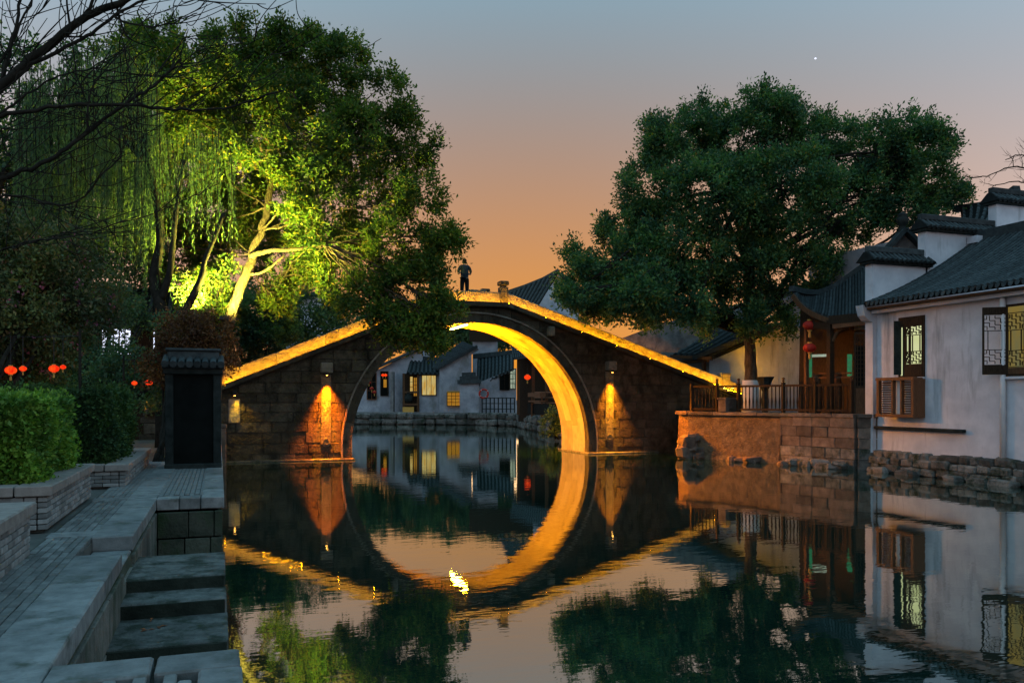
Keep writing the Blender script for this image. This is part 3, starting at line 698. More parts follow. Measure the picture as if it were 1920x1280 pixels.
# keep the open window round the floodlit trunk
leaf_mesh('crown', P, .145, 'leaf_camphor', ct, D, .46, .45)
tp = [wdk(384, 862, 22.0), wdk(400, 740, 22.0), wdk(432, 595, 22.2), wdk(470, 490, 22.8), wdk(500, 390, 23.2), wdk(520, 280, 23.8), wdk(530, 190, 24)]
mb = MB(); limb(mb, tp, .25, .07, 12, .03); mb.build('trunk', 'bark', ct, smooth=True)
mb = MB()
limb(mb, [wdk(470, 480, 22.8), wdk(505, 470, 22.6), wdk(550, 468, 22.4), wdk(610, 455, 22.6)], .11, .04, 8, .01)
limb(mb, [wdk(461, 516, 22.7), wdk(490, 511, 22.5), wdk(512, 497, 22.4), wdk(535, 477, 22.4)], .055, .03, 7)
fork = [wdk(474, 478, 22.85), wdk(488, 435, 23.0), wdk(500, 390, 23.2), wdk(512, 330, 23.5), wdk(520, 280, 23.8), wdk(526, 230, 23.9), wdk(530, 195, 24)]
LOW = [i for i, q in enumerate(LL) if q[1] > 400 and q[0] > 520]
for i, (c, r) in enumerate(lobL):
    s0 = min(fork, key=lambda q: (q - c).length * random.uniform(.8, 1.5) + max(0, q.z - c.z) * 1.5)
    if i in LOW: s0 = wdk(605, 456, 22.6)
    mid = s0.lerp(c, .5) + Vector((random.uniform(-.3, .3), random.uniform(-.3, .3), random.uniform(-.1, .5)))
    limb(mb, [s0, mid, c], .04, .015, 6, .03)
    for k in range(9):
        q = Vector(C[random.randrange(len(C))]) if False else c + Vector((random.gauss(0, r * .55), random.gauss(0, r * .55), random.gauss(0, r * .5)))
        limb(mb, [mid.lerp(c, random.uniform(.2, 1)), mid.lerp(q, .7), q], .03, .008, 5, .01)
mb.build('limbs', 'bark', ct, smooth=True)
# --- big camphor on the terrace
rt = thing('camphor_tree', 'dark round-crowned camphor tree with whitewashed trunk foot on the railed terrace', 'tree', wdp(1407, 760, 35.4))
base_r = wdp(1407, 748 + 12, 35.4); base_r.z = 1.78
LR = [(1262, 235, 62, 35), (1290, 265, 95, 35), (1345, 215, 62, 35), (1420, 225, 72, 35), (1400, 280, 90, 35), (1500, 225, 66, 35), (1510, 260, 85, 35), (1600, 280, 78, 36), (1672, 262, 62, 36), (1700, 310, 76, 36), (1752, 370, 50, 36.3), (1735, 300, 40, 36),
      (1222, 350, 80, 34.5), (1340, 370, 110, 34), (1460, 370, 110, 34), (1580, 380, 95, 35), (1680, 390, 72, 36), (1185, 430, 70, 34), (1280, 480, 105, 33.5), (1400, 485, 100, 34), (1510, 490, 66, 35), (1128, 510, 52, 34), (1092, 565, 38, 33.6), (1085, 480, 20, 34), (1190, 560, 75, 33), (1160, 580, 40, 32.8), (1300, 575, 52, 33.2), (1385, 575, 50, 34.5), (1455, 565, 52, 35.6), (1230, 590, 30, 32.8), (1600, 450, 50, 36), (1780, 375, 22, 36), (1350, 600, 52, 33.6), (1420, 605, 48, 34), (1475, 598, 46, 35), (1075, 545, 42, 33.4), (1075, 560, 32, 33), (1110, 572, 36, 33), (1290, 592, 40, 33), (1540, 560, 40, 35.6), (1200, 470, 72, 33.8), (1150, 490, 58, 33.6), (1240, 535, 72, 33), (1155, 550, 60, 33), (1105, 530, 45, 33.4), (1215, 400, 60, 34.2), (1640, 300, 62, 36), (1650, 360, 62, 36), (1720, 350, 55, 36.2)]
lobR = [(c - Vector((ST, CT, 0)) * random.uniform(-1.6, 1.6), r) for c, r in lobes_uv([(u, v, max(16, r - 18), d) for u, v, r, d in LR])]
P, D, C = crown_points(lobR, 15, 15, .72, 17)
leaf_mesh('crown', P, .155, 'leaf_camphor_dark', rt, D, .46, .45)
mb = MB(); topr = [base_r, base_r + Vector((.02, 0, 1.6)), base_r + Vector((-.05, 0, 3.4)), wdp(1400, 500, 35.3), wdp(1395, 360, 35.2)]
limb(mb, topr, .34, .12, 12, .015); mb.build('trunk', 'bark', rt, smooth=True)
mb = MB(); mb.tube([base_r + Vector((0, 0, -.05)), base_r + Vector((.01, 0, .6)), base_r + Vector((.02, 0, 1.42))], [.372, .358, .352], 14); mb.build('whitewash', 'limewash', rt, smooth=True)
mb = MB()
for c, r in lobR:
    s0 = random.choice(topr[2:]); mid = s0.lerp(c, .5) + Vector((0, 0, random.uniform(.1, .7)))
    limb(mb, [s0, mid, c], .13, .03, 6, .03)
    for k in range(6):
        q = c + Vector((random.gauss(0, r * .55), random.gauss(0, r * .55), random.gauss(0, r * .5)))
        limb(mb, [mid.lerp(c, random.uniform(.3, 1)), mid.lerp(q, .7), q], .035, .01, 5)
limb(mb, [wdp(1450, 500, 35.5), wdp(1490, 475, 35.3), wdp(1540, 445, 35.2), wdp(1590, 400, 35.5)], .16, .06, 7, .02)
mb.build('limbs', 'dark_bark', rt, smooth=True)
# --- willow
wt = thing('willow_tree', 'willow with long hanging green strands behind the flowering shrub', 'tree', wdp(305, 840, 25.5))
mb = MB()
wb = wdp(305, 800, 25.5); wb.z = WZ - .05
limb(mb, [wb, wdp(303, 600, 25.5), wdp(290, 520, 25.6), wdp(300, 430, 25.6), wdp(270, 250, 26), wdp(250, 150, 26)], .24, .07, 9, .01)
limb(mb, [wdp(303, 620, 25.5), wdp(345, 585, 25.4), wdp(378, 520, 25.3), wdp(384, 490, 25.3), wdp(420, 400, 25.6)], .15, .06, 9, .01)
limb(mb, [wdp(302, 560, 25.5), wdp(320, 500, 25.4), wdp(330, 400, 25.4), wdp(345, 300, 25.6)], .13, .05, 8, .01)
mb.build('trunk', 'dark_bark', wt, smooth=True)
mb = MB(); SP = []; SD = []
for i in range(620):
    g = random.random()
    if g < .85: u = random.uniform(30, 300); v0 = 95 + abs(u - 190) * .35 + random.uniform(-30, 130)
    else: u = random.uniform(300, 440); v0 = 220 + abs(u - 370) * .5 + random.uniform(0, 60)
    v1 = v0 + random.uniform(140, 420); v1 = min(v1, random.uniform(400, 600) if u < 300 else random.uniform(300, 470))
    d = random.uniform(24.6, 27.8); a = wdp(u, v0, d); b = wdp(u + random.uniform(-12, 12), max(v1, v0 + 60), d)
    n = int((a.z - b.z) / .055)
    t = np.linspace(0, 1, n)[:, None]; sway = np.sin(t * 3 + i) * .06
    pts = np.array(a)[None] * (1 - t) + np.array(b)[None] * t + np.concatenate([sway, sway * .5, 0 * sway], 1) + rng.normal(size=(n, 3)) * .035
    SP.append(pts); SD.append(np.tile(np.array([[0, 0, -1.0]]), (n, 1)))
    if i % 3 == 0: mb.tube([a, a.lerp(b, .5) + Vector((.03, 0, 0)), b], [.012, .008, .004], 4, False)
mb.build('hanging_twigs', 'dark_bark', wt)
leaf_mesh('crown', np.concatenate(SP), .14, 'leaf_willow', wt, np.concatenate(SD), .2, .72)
mb = MB()
for i in range(26):
    u = random.uniform(60, 290); q = wdp(u, 150 + abs(u - 190) * .4 + random.uniform(-20, 60), random.uniform(25, 27.4)); s0 = wdp(270, 300, 25.9)
    limb(mb, [s0, s0.lerp(q, .5) + Vector((0, 0, .8)), q], .06, .015, 5, .02)
mb.build('limbs', 'dark_bark', wt, smooth=True)
# --- shrubs
def shrub(name, label, cat, lobes, base, mt, size, dens, twigs=6, tl=.4, lp=14, flowers=0, group=None):
    s = thing(name, label, cat, base, group); lb = lobes_uv(lobes)
    P, D, C = crown_points(lb, dens, twigs, tl, lp, .9); leaf_mesh('foliage', P, size, mt, s, D, .5, .4)
    mb = MB()
    for c, r in lb:
        b0 = Vector(base) + Vector((random.uniform(-.15, .15), random.uniform(-.15, .15), 0))
        limb(mb, [b0, b0.lerp(c, .5) + Vector((0, 0, .2)), c], .06, .02, 6, .02)
        for k in range(7):
            q = c + Vector((random.gauss(0, r * .6), random.gauss(0, r * .6), random.gauss(0, r * .6))); limb(mb, [b0.lerp(c, .7), c.lerp(q, .4), q], .02, .006, 5)
    mb.build('stems', 'dark_bark', s)
    if flowers:
        idx = rng.integers(0, len(C), flowers); FP = np.repeat(C[idx], 9, 0) + rng.normal(size=(flowers * 9, 3)) * .045
        o_ = leaf_mesh('blossoms', FP, .075, 'petal', s, None, .8)
    return s
shrub('flowering_shrub', 'tall dark shrub dotted with pink blossoms behind the bright hedge', 'shrub', [(10, 520, 90, 15), (110, 500, 85, 15.5), (60, 600, 100, 15), (150, 570, 70, 16), (-60, 600, 110, 14.5), (60, 670, 70, 15.5), (-20, 450, 50, 15)], (-3.9, 14.4, WZ - .03), 'leaf_shrub', .085, 90, flowers=150)
shrub('russet_shrub', 'reddish brown shrub rising behind the dark pier cap', 'shrub', [(345, 640, 45, 20.5), (385, 625, 38, 20.8), (320, 690, 40, 20.5), (410, 660, 30, 21)], (-1.3, 20.9, WZ - .03), 'leaf_russet', .09, 100)
shrub('evergreen_shrub', 'dark evergreen shrub rising behind the lit ramp of the bridge', 'shrub', [(480, 600, 42, 38.6), (500, 640, 45, 38.6), (445, 640, 45, 38.3), (520, 570, 30, 38.8), (440, 590, 30, 38.3), (540, 620, 25, 38.8)], tuple(wdp(478, 0, 38.8).xy) + (WZ - .05,), 'leaf_evergreen', .16, 40)
shrub('camphor_sapling', 'brightly lit leafy sapling below the leaning floodlit trunk', 'shrub', [(395, 540, 32, 28.4), (370, 570, 26, 28.6), (420, 510, 22, 28.2), (352, 535, 22, 28.4), (410, 580, 24, 28.4)], (-.9, 30.2, WZ - .03), 'leaf_camphor', .13, 80)
shrub('evergreen_shrub', 'low dark evergreen shrub between the dark hedge and the willow trunk', 'shrub', [(230, 700, 55, 22), (290, 720, 50, 21.5), (160, 690, 60, 22.5), (90, 700, 60, 23), (20, 700, 70, 23), (270, 590, 30, 24), (215, 575, 35, 24.5), (160, 590, 35, 24.5), (335, 615, 28, 23)], (-3.2, 23.5, WZ - .03), 'leaf_evergreen', .10, 70)
shrub('bank_shrub', 'small trailing bush growing from the far embankment under the arch', 'shrub', [(1030, 800, 16, 47), (1045, 780, 14, 47)], tuple(wdp(1045, 830, 47.3).xy) + (0.1,), 'leaf_evergreen', .14, 60)
# background greenery closing the view on the left bank
for k, (lb, lab, b) in enumerate((
    ([(60, 330, 130, 33), (180, 380, 110, 33), (40, 480, 140, 33), (-60, 400, 140, 32), (200, 500, 120, 34)], 'dense dark tree standing behind the willow', (-12, 37)),
    ([(60, 170, 110, 30), (-30, 230, 130, 29), (140, 230, 90, 31), (20, 300, 110, 30), (180, 140, 60, 30)], 'tall sparse-leaved tree behind the bare branches', (-8.5, 31)),
    ([(560, 590, 70, 44), (480, 600, 80, 43), (640, 600, 50, 45)], 'small dark tree beyond the bridge ramp', (.0, 46.5)),)):
    t3 = thing('background_tree', lab, 'tree', (b[0], b[1], WZ - .05)); lbv = lobes_uv(lb)
    P, D, C = crown_points(lbv, 5 if k == 1 else 14, 6, .9, 16); leaf_mesh('crown', P, .2, 'leaf_evergreen', t3, D, .5, .4)
    mb = MB(); top = lbv[0][0]; limb(mb, [Vector((b[0], b[1], WZ - .1)), Vector((b[0], b[1], 3)), top], .3, .1, 8)
    for c, r in lbv[1:]: limb(mb, [Vector((b[0], b[1], 3)), c.lerp(Vector((b[0], b[1], 3)), .4), c], .14, .04, 6)
    mb.build('trunk', 'dark_bark', t3, smooth=True)
# --- bare tree: branches reaching in from the left
bt = thing('bare_tree', 'leafless tree with dark branches reaching over the planters', 'tree', (-4.2, 9.2, 1.3))
mb = MB()
def twigs(mb, pts, r, depth):
    p = smooth_path(pts, 5)
    for i in range(2, len(p) - 1):
        if random.random() < (.42 if depth else .4):
            t = (p[i + 1] - p[i]).normalized(); s_ = random.choice((-1, 1))
            rt_ = Vector((CT, -ST, 0)); upv = Vector((0, 0, 1)); dirv = (t * .7 + (upv * random.uniform(-.7, .6) + rt_ * s_ * random.uniform(.1, .8)) + Vector((ST, CT, 0)) * random.uniform(-.4, .4)).normalized()
            ln = random.uniform(.35, .95) * (1 if depth else .5)
            q1 = p[i] + dirv * ln * .5 + Vector((0, 0, random.uniform(-.06, .06))); q2 = p[i] + dirv * ln + t * ln * .35 + Vector((0, 0, random.uniform(-.02, .14)))
            rr = r * (.32 if depth else .5); limb(mb, [p[i], q1, q2], max(rr, .006), .0035, 5)
            if depth: twigs(mb, [p[i], q1, q2], rr, depth - 1)
W9 = lambda u, v, d=8.6: wdp(u, v, d)
hub1, hub2 = W9(-190, 420, 8.6), W9(-160, 300, 8.6)
limb(mb, [Vector((-4.2, 9.2, 1.25)), Vector((-4.05, 9.4, 2.6)), hub1, hub2, W9(-120, 150)], .17, .10, 10)
paths = [([hub2, W9(-60, 210), W9(0, 165), W9(60, 110), W9(150, 42), W9(235, 0), W9(330, -40)], .062, .03),
         ([hub2, W9(-40, 235), W9(0, 217), W9(110, 200), W9(230, 197), W9(330, 205), W9(420, 202), W9(530, 170)], .032, .008),
         ([hub1, W9(-40, 365), W9(0, 338), W9(90, 300), W9(160, 250), W9(235, 195), W9(290, 160), W9(340, 110)], .036, .010),
         ([hub1, W9(-40, 380), W9(30, 368), W9(130, 383), W9(200, 320), W9(232, 285)], .016, .006),
         ([W9(20, 150), W9(70, 115), W9(150, 75), W9(215, 33), W9(300, -15)], .026, .012),
         ([W9(215, 33), W9(250, 45), W9(300, 50), W9(370, 25)], .012, .005),
         ([W9(0, 165), W9(20, 90), W9(40, 0), W9(45, -40)], .022, .012), ([hub2, W9(-40, 170), W9(10, 100), W9(60, 0)], .02, .01), ([W9(150, 42), W9(175, 0), W9(190, -30)], .02, .012),
         ([W9(0, 215), W9(60, 170), W9(120, 140), W9(190, 128)], .014, .006), ([W9(-60, 500), W9(0, 470), W9(60, 452), W9(150, 440), W9(260, 405)], .012, .005), ([W9(160, 250), W9(175, 160), W9(210, 110)], .012, .005)]
for pt, r0, r1 in paths:
    limb(mb, pt, r0, r1, 7, .008); twigs(mb, pt, (r0 + r1) / 2, 1)
mb.build('branches', 'dark_bark', bt, smooth=True)
b2 = thing('bare_tree', 'leafless tree with thin twigs behind the upswept roof', 'tree', tuple(wdp(1990, 700, 44).xy) + (1.75,))
mb = MB(); r0_ = wdp(1990, 700, 44); r0_.z = 1.7; hb = wdp(1985, 400, 44)
limb(mb, [r0_, wdp(1992, 560, 44), hb], .2, .1, 8)
for pt in ([hb, wdp(1940, 330, 44), wdp(1900, 312, 44), wdp(1850, 330, 44), wdp(1812, 332, 44)], [hb, wdp(1950, 310, 44), wdp(1915, 290, 44), wdp(1885, 300, 44)], [hb, wdp(1950, 360, 44), wdp(1910, 340, 44), wdp(1860, 350, 44)], [hb, wdp(1970, 320, 44), wdp(1940, 270, 44)]):
    limb(mb, pt, .06, .02, 6, .02); twigs(mb, pt, .08, 1)
mb.build('branches', 'dark_bark', b2, smooth=True)
# --- floodlights for the left trees
def flood(label, loc, to, energy, col, angle):
    f = thing('floodlight', label, 'lamp', loc); a = (Vector(to) - Vector(loc)).normalized(); loc = Vector(loc)
    x = a.cross(Vector((0, 0, 1))).normalized(); y = x.cross(a)
    b = MB(); b.bar(loc - a * .14, loc - a * .02, .30, .2); b.build('housing', 'dark_metal', f)
    b = MB(); b.bar(loc - a * .018, loc - a * .008, .25, .16); b.build('lens', 'flood_glow', f)
    b = MB(); b.tube([loc - a * .12, loc - a * .12 - Vector((0, 0, .3)), Vector((loc.x - .1, loc.y + .1, loc.z - .5))], .02, 6); b.build('bracket', 'dark_metal', f)
    spot_light('beam', f, loc + a * .02, to, energy, col, angle, .7, .08)
flood('white floodlight shining up the leaning camphor trunk', wdk(424, 594, 20.9), wdk(500, 250, 23.6), 15000, (1, .86, .12), 130)
flood('floodlight hidden behind the willow trunk shining on leaves', wdp(352, 590, 27.5), wdp(400, 280, 30), 7000, (1, .88, .18), 110)
# ------------------------------------------------------------------ roofs
def tile_roof(parent, e0, e1, r0, r1, spacing, sag, tiles=14, rad=.07, single=False, over=.0):
    e0, e1, r0, r1 = map(Vector, (e0, e1, r0, r1))
    nrm = (e1 - e0).cross(r0 - e0).normalized()
    if nrm.z < 0: nrm = -nrm
    def S(s, t):
        a = e0.lerp(e1, s); b = r0.lerp(r1, s); p = a.lerp(b, t); return p - nrm * (sag * 4 * t * (1 - t) * (1 - .3 * t))
    m = MB(); nu, nv = 2, 10; b0 = []
    for h in (0, -.14):
        for i in range(nu + 1):
            for j in range(nv + 1): m.v.append(tuple(S(i / nu, j / nv) + nrm * h))
    K = (nu + 1) * (nv + 1); ix = lambda h, i, j: h * K + i * (nv + 1) + j
    for i in range(nu):
        for j in range(nv):
            m.f += [(ix(0, i, j), ix(0, i + 1, j), ix(0, i + 1, j + 1), ix(0, i, j + 1)), (ix(1, i, j), ix(1, i, j + 1), ix(1, i + 1, j + 1), ix(1, i + 1, j))]
    for j in range(nv):
        m.f += [(ix(0, 0, j), ix(0, 0, j + 1), ix(1, 0, j + 1), ix(1, 0, j)), (ix(0, nu, j + 1), ix(0, nu, j), ix(1, nu, j), ix(1, nu, j + 1))]
    for i in range(nu):
        m.f += [(ix(0, i + 1, 0), ix(0, i, 0), ix(1, i, 0), ix(1, i + 1, 0)), (ix(0, i, nv), ix(0, i + 1, nv), ix(1, i + 1, nv), ix(1, i, nv))]
    ro = m.build('roof', 'roof_base', parent)
    wid = (e1 - e0).length; n = max(2, int(wid / spacing)); ax = (e1 - e0).normalized()
    allm = MB()
    for i in range(n):
        mm = allm if single else MB(); s = (i + .5) / n; b0 = len(mm.v); rings = []
        for k in range(tiles):
            for t, rr in ((k / tiles, 1.08), ((k + .97) / tiles, .86)):
                c = S(s, t) + nrm * .0; c = c + Vector((0, 0, random.uniform(-.004, .004)))
                rings.append([c + ax * (rad * rr * math.cos(a)) + nrm * (rad * rr * math.sin(a) * 1.0) for a in (math.pi, .75 * math.pi, .5 * math.pi, .25 * math.pi, 0)])
        for r_ in rings: mm.v += [tuple(p) for p in r_]
        for k in range(len(rings) - 1):
            for q in range(4): mm.f.append((b0 + k * 5 + q, b0 + k * 5 + q + 1, b0 + (k + 1) * 5 + q + 1, b0 + (k + 1) * 5 + q))
        mm.f.append((b0, b0 + 1, b0 + 2, b0 + 3, b0 + 4))
        # drip tile: small tongue hanging at the eave between the rows
        c = S(min(1, (i + 1) / n), 0); dn = Vector((0, 0, -1)); w = spacing * .42; outv = (e0.lerp(e1, .5) - r0.lerp(r1, .5)); outv.z = 0; outv.normalize()
        b1 = len(mm.v); q_ = [c - ax * w + outv * .02, c + ax * w + outv * .02, c + ax * w * .7 + dn * .09 + outv * .05, c + dn * .14 + outv * .06, c - ax * w * .7 + dn * .09 + outv * .05]
        mm.v += [tuple(p) for p in q_] + [tuple(p - outv * .015) for p in q_]; mm.f += [tuple(b1 + k for k in range(5)), tuple(b1 + 9 - k for k in range(5))] + [(b1 + k, b1 + (k + 1) % 5, b1 + 5 + (k + 1) % 5, b1 + 5 + k) for k in range(5)]
        if not single: mm.build('tile_row', 'roof_tile', ro)
    if single: tag(allm.build('tile_rows', 'roof_tile', ro), kind='stuff')
    return ro
def ridge_bar(parent, a, b, w=.22, h=.3, lift=.0, mt='roof_tile', name='ridge', n=8):
    a, b = Vector(a), Vector(b); m = MB(); P_ = []
    for i in range(n + 1):
        t = i / n; q = a.lerp(b, t); q.z += lift * (abs(2 * t - 1) ** 3); P_.append(q)
    for i in range(n): m.bar(P_[i], P_[i + 1] + (P_[i + 1] - P_[i]) * .01, w, h)
    return m.build(name, mt, parent)
def window(parent, axis, plane, a0, a1, z0, z1, mt, frame=.05, bars=(2, 3), fm='dark_wood', outd=-1, name='window'):
    """axis 'x': window in a wall with constant x (spans y); axis 'y': constant y (spans x)"""
    def bx(lo, hi, zl, zh, d0, d1):
        m = MB(); p0, p1 = sorted((plane + outd * d0, plane + outd * d1))
        m.box(p0, p1, lo, hi, zl, zh) if axis == 'x' else m.box(lo, hi, p0, p1, zl, zh); return m
    w = MB()
    for lo, hi, zl, zh in ((a0 - frame, a0, z0 - frame, z1 + frame), (a1, a1 + frame, z0 - frame, z1 + frame), (a0, a1, z1, z1 + frame), (a0, a1, z0 - frame, z0)):
        w.v, w.f = w.v, w.f; q = bx(lo, hi, zl, zh, -.02, .05); w.add(q.v, q.f)
    fr_ = w.build(name, fm, parent)
    bx(a0, a1, z0, z1, .004, .012).build('pane', mt, fr_)
    for i in range(1, bars[0]):
        c = a0 + (a1 - a0) * i / bars[0]; bx(c - .012, c + .012, z0, z1, .013, .035).build('glazing_bar', fm, fr_)
    for i in range(1, bars[1]):
        c = z0 + (z1 - z0) * i / bars[1]; bx(a0, a1, c - .012, c + .012, .014, .034).build('glazing_bar', fm, fr_)
    return fr_
def lattice(parent, axis_pts, mt, w=.022, d=.03, name='lattice'):
    """axis_pts: origin, u-vector, v-vector (full size). A stepped Chinese lattice above and below a clear middle"""
    o, U, V = map(Vector, axis_pts); m = MB(); n = U.cross(V).normalized()
    L2 = lambda a, b, c, e: m.bar(o + U * a + V * b, o + U * c + V * e, w, d, up=n)
    for a, b, c, e in ((0, .0, 0, 1), (1, 0, 1, 1), (0, .30, 1, .30), (0, .68, 1, .68), (.18, .30, .18, .68), (.82, .30, .82, .68), (0, 0, 1, 0), (0, 1, 1, 1)): L2(a, b, c, e)
    for zb in (.02, .70):
        h = .28
        for a, b, c, e in ((.25, 0, .25, .35), (.25, .35, .5, .35), (.5, .35, .5, .65), (.5, .65, .75, .65), (.75, .65, .75, 1), (0, .5, .25, .5), (.25, .5, .25, .8), (.25, .8, .5, .8), (.5, 1, .5, .8), (.75, .5, 1, .5), (.75, .2, .75, .5), (.5, .2, .75, .2), (.5, 0, .5, .2), (0, .25, .12, .25), (.88, .75, 1, .75), (.12, 0, .12, .25), (.88, .75, .88, 1), (0, .78, .14, .78), (.86, .24, 1, .24), (.14, .78, .14, 1), (.86, 0, .86, .24)):
            L2(a, zb + b * h, c, zb + e * h)
    return m.build(name, mt, parent)
# ------------------------------------------------------------------ the white canal house on the right
WX = 20.9
rh = thing('canal_house', 'white plastered canal house with dark tiled roof and stepped gable wall', 'house', (WX, 18, .6))
m = MB(); m.box(WX, 29.5, 10.5, 22.15, .55, 5.5); m.build('wall', 'plaster', rh)
# stepped gable wall
def gstep(x0, x1, zb, zt, name='gable_step'):
    MB().box(x0, x1, 22.16, 22.5, zb, zt).build(name, 'plaster', rh)
    c = MB(); zc = zt
    cap = MB().box(x0 - .12, x1 + .12, 22.02, 22.64, zt + .0, zt + .10).build('step_cornice', 'pier_stone', rh, bevel=.01)
    n = max(3, int((x1 - x0 + .3) / .2))
    for i in range(n):
        x = x0 - .15 + (x1 - x0 + .3) * (i + .5) / n
        MB().tube([(x, 21.93, zt + .11), (x, 22.33, zt + .42)], [.085, .07], 8).build('tile', 'roof_tile', cap)
    b = MB(); b.prism([(21.9, zt + .1), (22.76, zt + .1), (22.40, zt + .42), (22.26, zt + .42)], lambda p, t: (t, p[0], p[1]), x0 - .17, x1 + .17); b.build('cap_bed', 'roof_base', cap)
    MB().box(x0 - .1, x1 + .1, 22.22, 22.44, zt + .42, zt + .62).build('cap_ridge', 'roof_tile', cap, bevel=.02)
gstep(20.72, 23.1, .6, 6.95); gstep(23.02, 26.4, 4.0, 8.2); gstep(26.3, 30.0, 4.0, 9.4)
# corbel under the gable end
b = MB(); b.prism([(20.72, 5.0), (20.72, 5.55), (20.3, 5.55), (20.4, 5.2), (20.55, 5.05)], lambda p, t: (p[0], t, p[1]), 22.16, 22.5); b.build('corbel', 'plaster', rh)
tile_roof(rh, (20.32, 22.14, 5.60), (20.32, 11.0, 5.60), (25.2, 22.14, 8.0), (25.2, 11.0, 8.0), .2, .22, 18, .062)
ridge_bar(rh, (25.25, 22.1, 8.12), (25.25, 11, 8.12), .3, .36)
m = MB(); m.bar((25.0, 22.12, 7.98), (25.0, 21.7, 7.98), .3, .24); m.build('ridge_end', 'plaster', rh)
MB().box(20.42, 20.9, 11, 22.1, 5.38, 5.44).build('soffit', 'brown_wood', rh)
MB().box(20.62, 20.9, 11, 22.1, 5.26, 5.375).build('eave_moulding', 'plaster', rh)
# ledge, drain pipe, rubble footing
ld = MB().box(20.72, 20.9, 18.62, 22.14, 1.40, 1.50).build('ledge', 'pier_stone', rh, bevel=.02)
MB().tube([(20.8, 17.33, 5.25), (20.8, 17.33, .75)], .075, 10).build('drain_pipe', 'white_metal', rh, smooth=True)
for i, zz in enumerate((0.02, .25, .47)):
    y = 11.0 + random.random() * .3
    while y < 22.1:
        ln = random.uniform(.3, .75); h = random.uniform(.22, .3)
        block('stone', (20.86 + (2 - i) * -.055 + random.uniform(-.04, .03), y + ln / 2, zz + h / 2 - .03), (random.uniform(.3, .4), ln * .98, h), 'rubble_stone', rh, rough=.07, tilt=.06); y += ln
for i in range(9):
    y = random.uniform(13, 22); block('stone', (20.55 + random.uniform(-.1, .05), y, .02), (random.uniform(.3, .5), random.uniform(.4, .8), random.uniform(.2, .3)), 'rubble_stone', rh, rough=.1, tilt=.12)
# near lattice window with an open sash, and its air conditioner cage
y0, y1, z0, z1 = 20.2, 21.12, 3.16, 4.98
fr_ = window(rh, 'x', WX, y0, y1, z0, z1, 'window_pale', .06, (1, 1), 'dark_wood')
lattice(fr_, ((WX - .045, y0 + .02, z0 + .35), (0, .46, 0), (0, 0, 1.36)), 'dark_wood')
lattice(fr_, ((WX - .06, y0 + .5, z0 + .35), (0, .16, 0), (0, 0, 1.36)), 'dark_wood', .02)
MB().box(WX - .07, WX - .02, y0, y0 + .7, z0, z0 + .34).build('sash_panel', 'dark_wood', fr_)
MB().box(WX - .07, WX - .02, y0, y1, z1 - .26, z1).build('sash_panel', 'dark_wood', fr_)
MB().box(WX - .05, WX - .015, y0 + .68, y0 + .80, z0, z1).build('sash', 'dark_wood', fr_)
b = MB(); b.bar((WX - .02, y1 - .03, z0 + .9), (WX - .24, y1 + .05, z0 + .9), .035, 1.75); b.build('sash', 'pier_stone', fr_)
MB().box(WX - .10, WX, y0 - .08, y1 + .08, z0 - .12, z0 - .06).build('sill', 'plaster', fr_)
ac = thing('air_conditioner_cage', 'reddish wooden louvred cage around a white air conditioner under the lattice window', 'air conditioner', (20.7, 20.9, 1.85))
MB().box(20.60, 20.89, 20.24, 21.58, 1.92, 3.0).build('casing', 'white_metal', ac)
m = MB()
for (a0, a1) in ((20.14, 20.24), (20.62, 20.68), (20.98, 21.04), (21.58, 21.68)): MB().box(20.42, 20.55, a0, a1, 1.82, 3.08).build('post', 'red_wood', ac)
for zz in (1.82, 3.0): MB().box(20.40, 20.56, 20.12, 21.7, zz, zz + .1).build('rail', 'red_wood', ac)
MB().box(20.54, 20.9, 20.14, 20.2, 1.82, 3.08).build('side_frame', 'red_wood', ac)
for k in range(14):
    zz = 1.95 + k * .075
    b = MB(); b.bar((20.49, 20.25, zz), (20.49, 20.61, zz), .07, .012, (.5, 0, 1)); b.build('louvre', 'brown_wood', ac)
    b = MB(); b.bar((20.49, 21.05, zz), (20.49, 21.57, zz), .07, .012, (.5, 0, 1)); b.build('louvre', 'red_wood', ac)
# second window with its shutter leaf swung open
y0, y1, z0, z1 = 15.0, 17.25, 3.1, 4.98
f2 = window(rh, 'x', WX, y0, y1, z0, z1, 'window_dim', .07, (4, 1), 'dark_wood')
MB().box(WX - .12, WX, y0 - .1, y1 + .1, z0 - .14, z0 - .07).build('sill', 'plaster', f2)
for k_ in range(4): lattice(f2, ((WX - .05, y0 + .03 + k_ * .56, z0 + .2), (0, .5, 0), (0, 0, 1.5)), 'dark_wood', .02)
MB().box(WX - .06, WX - .02, y0, y1, z0, z0 + .18).build('sash_panel', 'brown_wood', f2)
hg = Vector((WX - .05, 17.22, 0)); hd = Vector((-.36, .30, 0)).normalized() * .62
sh = MB()
for a, b_ in ((0, .06), (.94, 1.0)): sh.bar(hg + hd * (a + b_) / 2 + Vector((0, 0, z0)), hg + hd * (a + b_) / 2 + Vector((0, 0, z1)), .06, .05, hd.normalized())
sh.bar(hg + Vector((0, 0, z1 - .09)), hg + hd + Vector((0, 0, z1 - .09)), .05, .2); sh.bar(hg + Vector((0, 0, z0 + .12)), hg + hd + Vector((0, 0, z0 + .12)), .05, .26)
sho = sh.build('sash', 'dark_wood', f2)
lattice(sho, (hg + hd * .06 + Vector((0, 0, z0 + .26)), hd * .88, Vector((0, 0, 1.42))), 'dark_wood', .02)
b = MB(); b.bar(hg + hd * .06 + Vector((0, 0, z0 + .97)), hg + hd * .94 + Vector((0, 0, z0 + .97)), .006, 1.42); b.build('sash_pane', 'glass', sho)
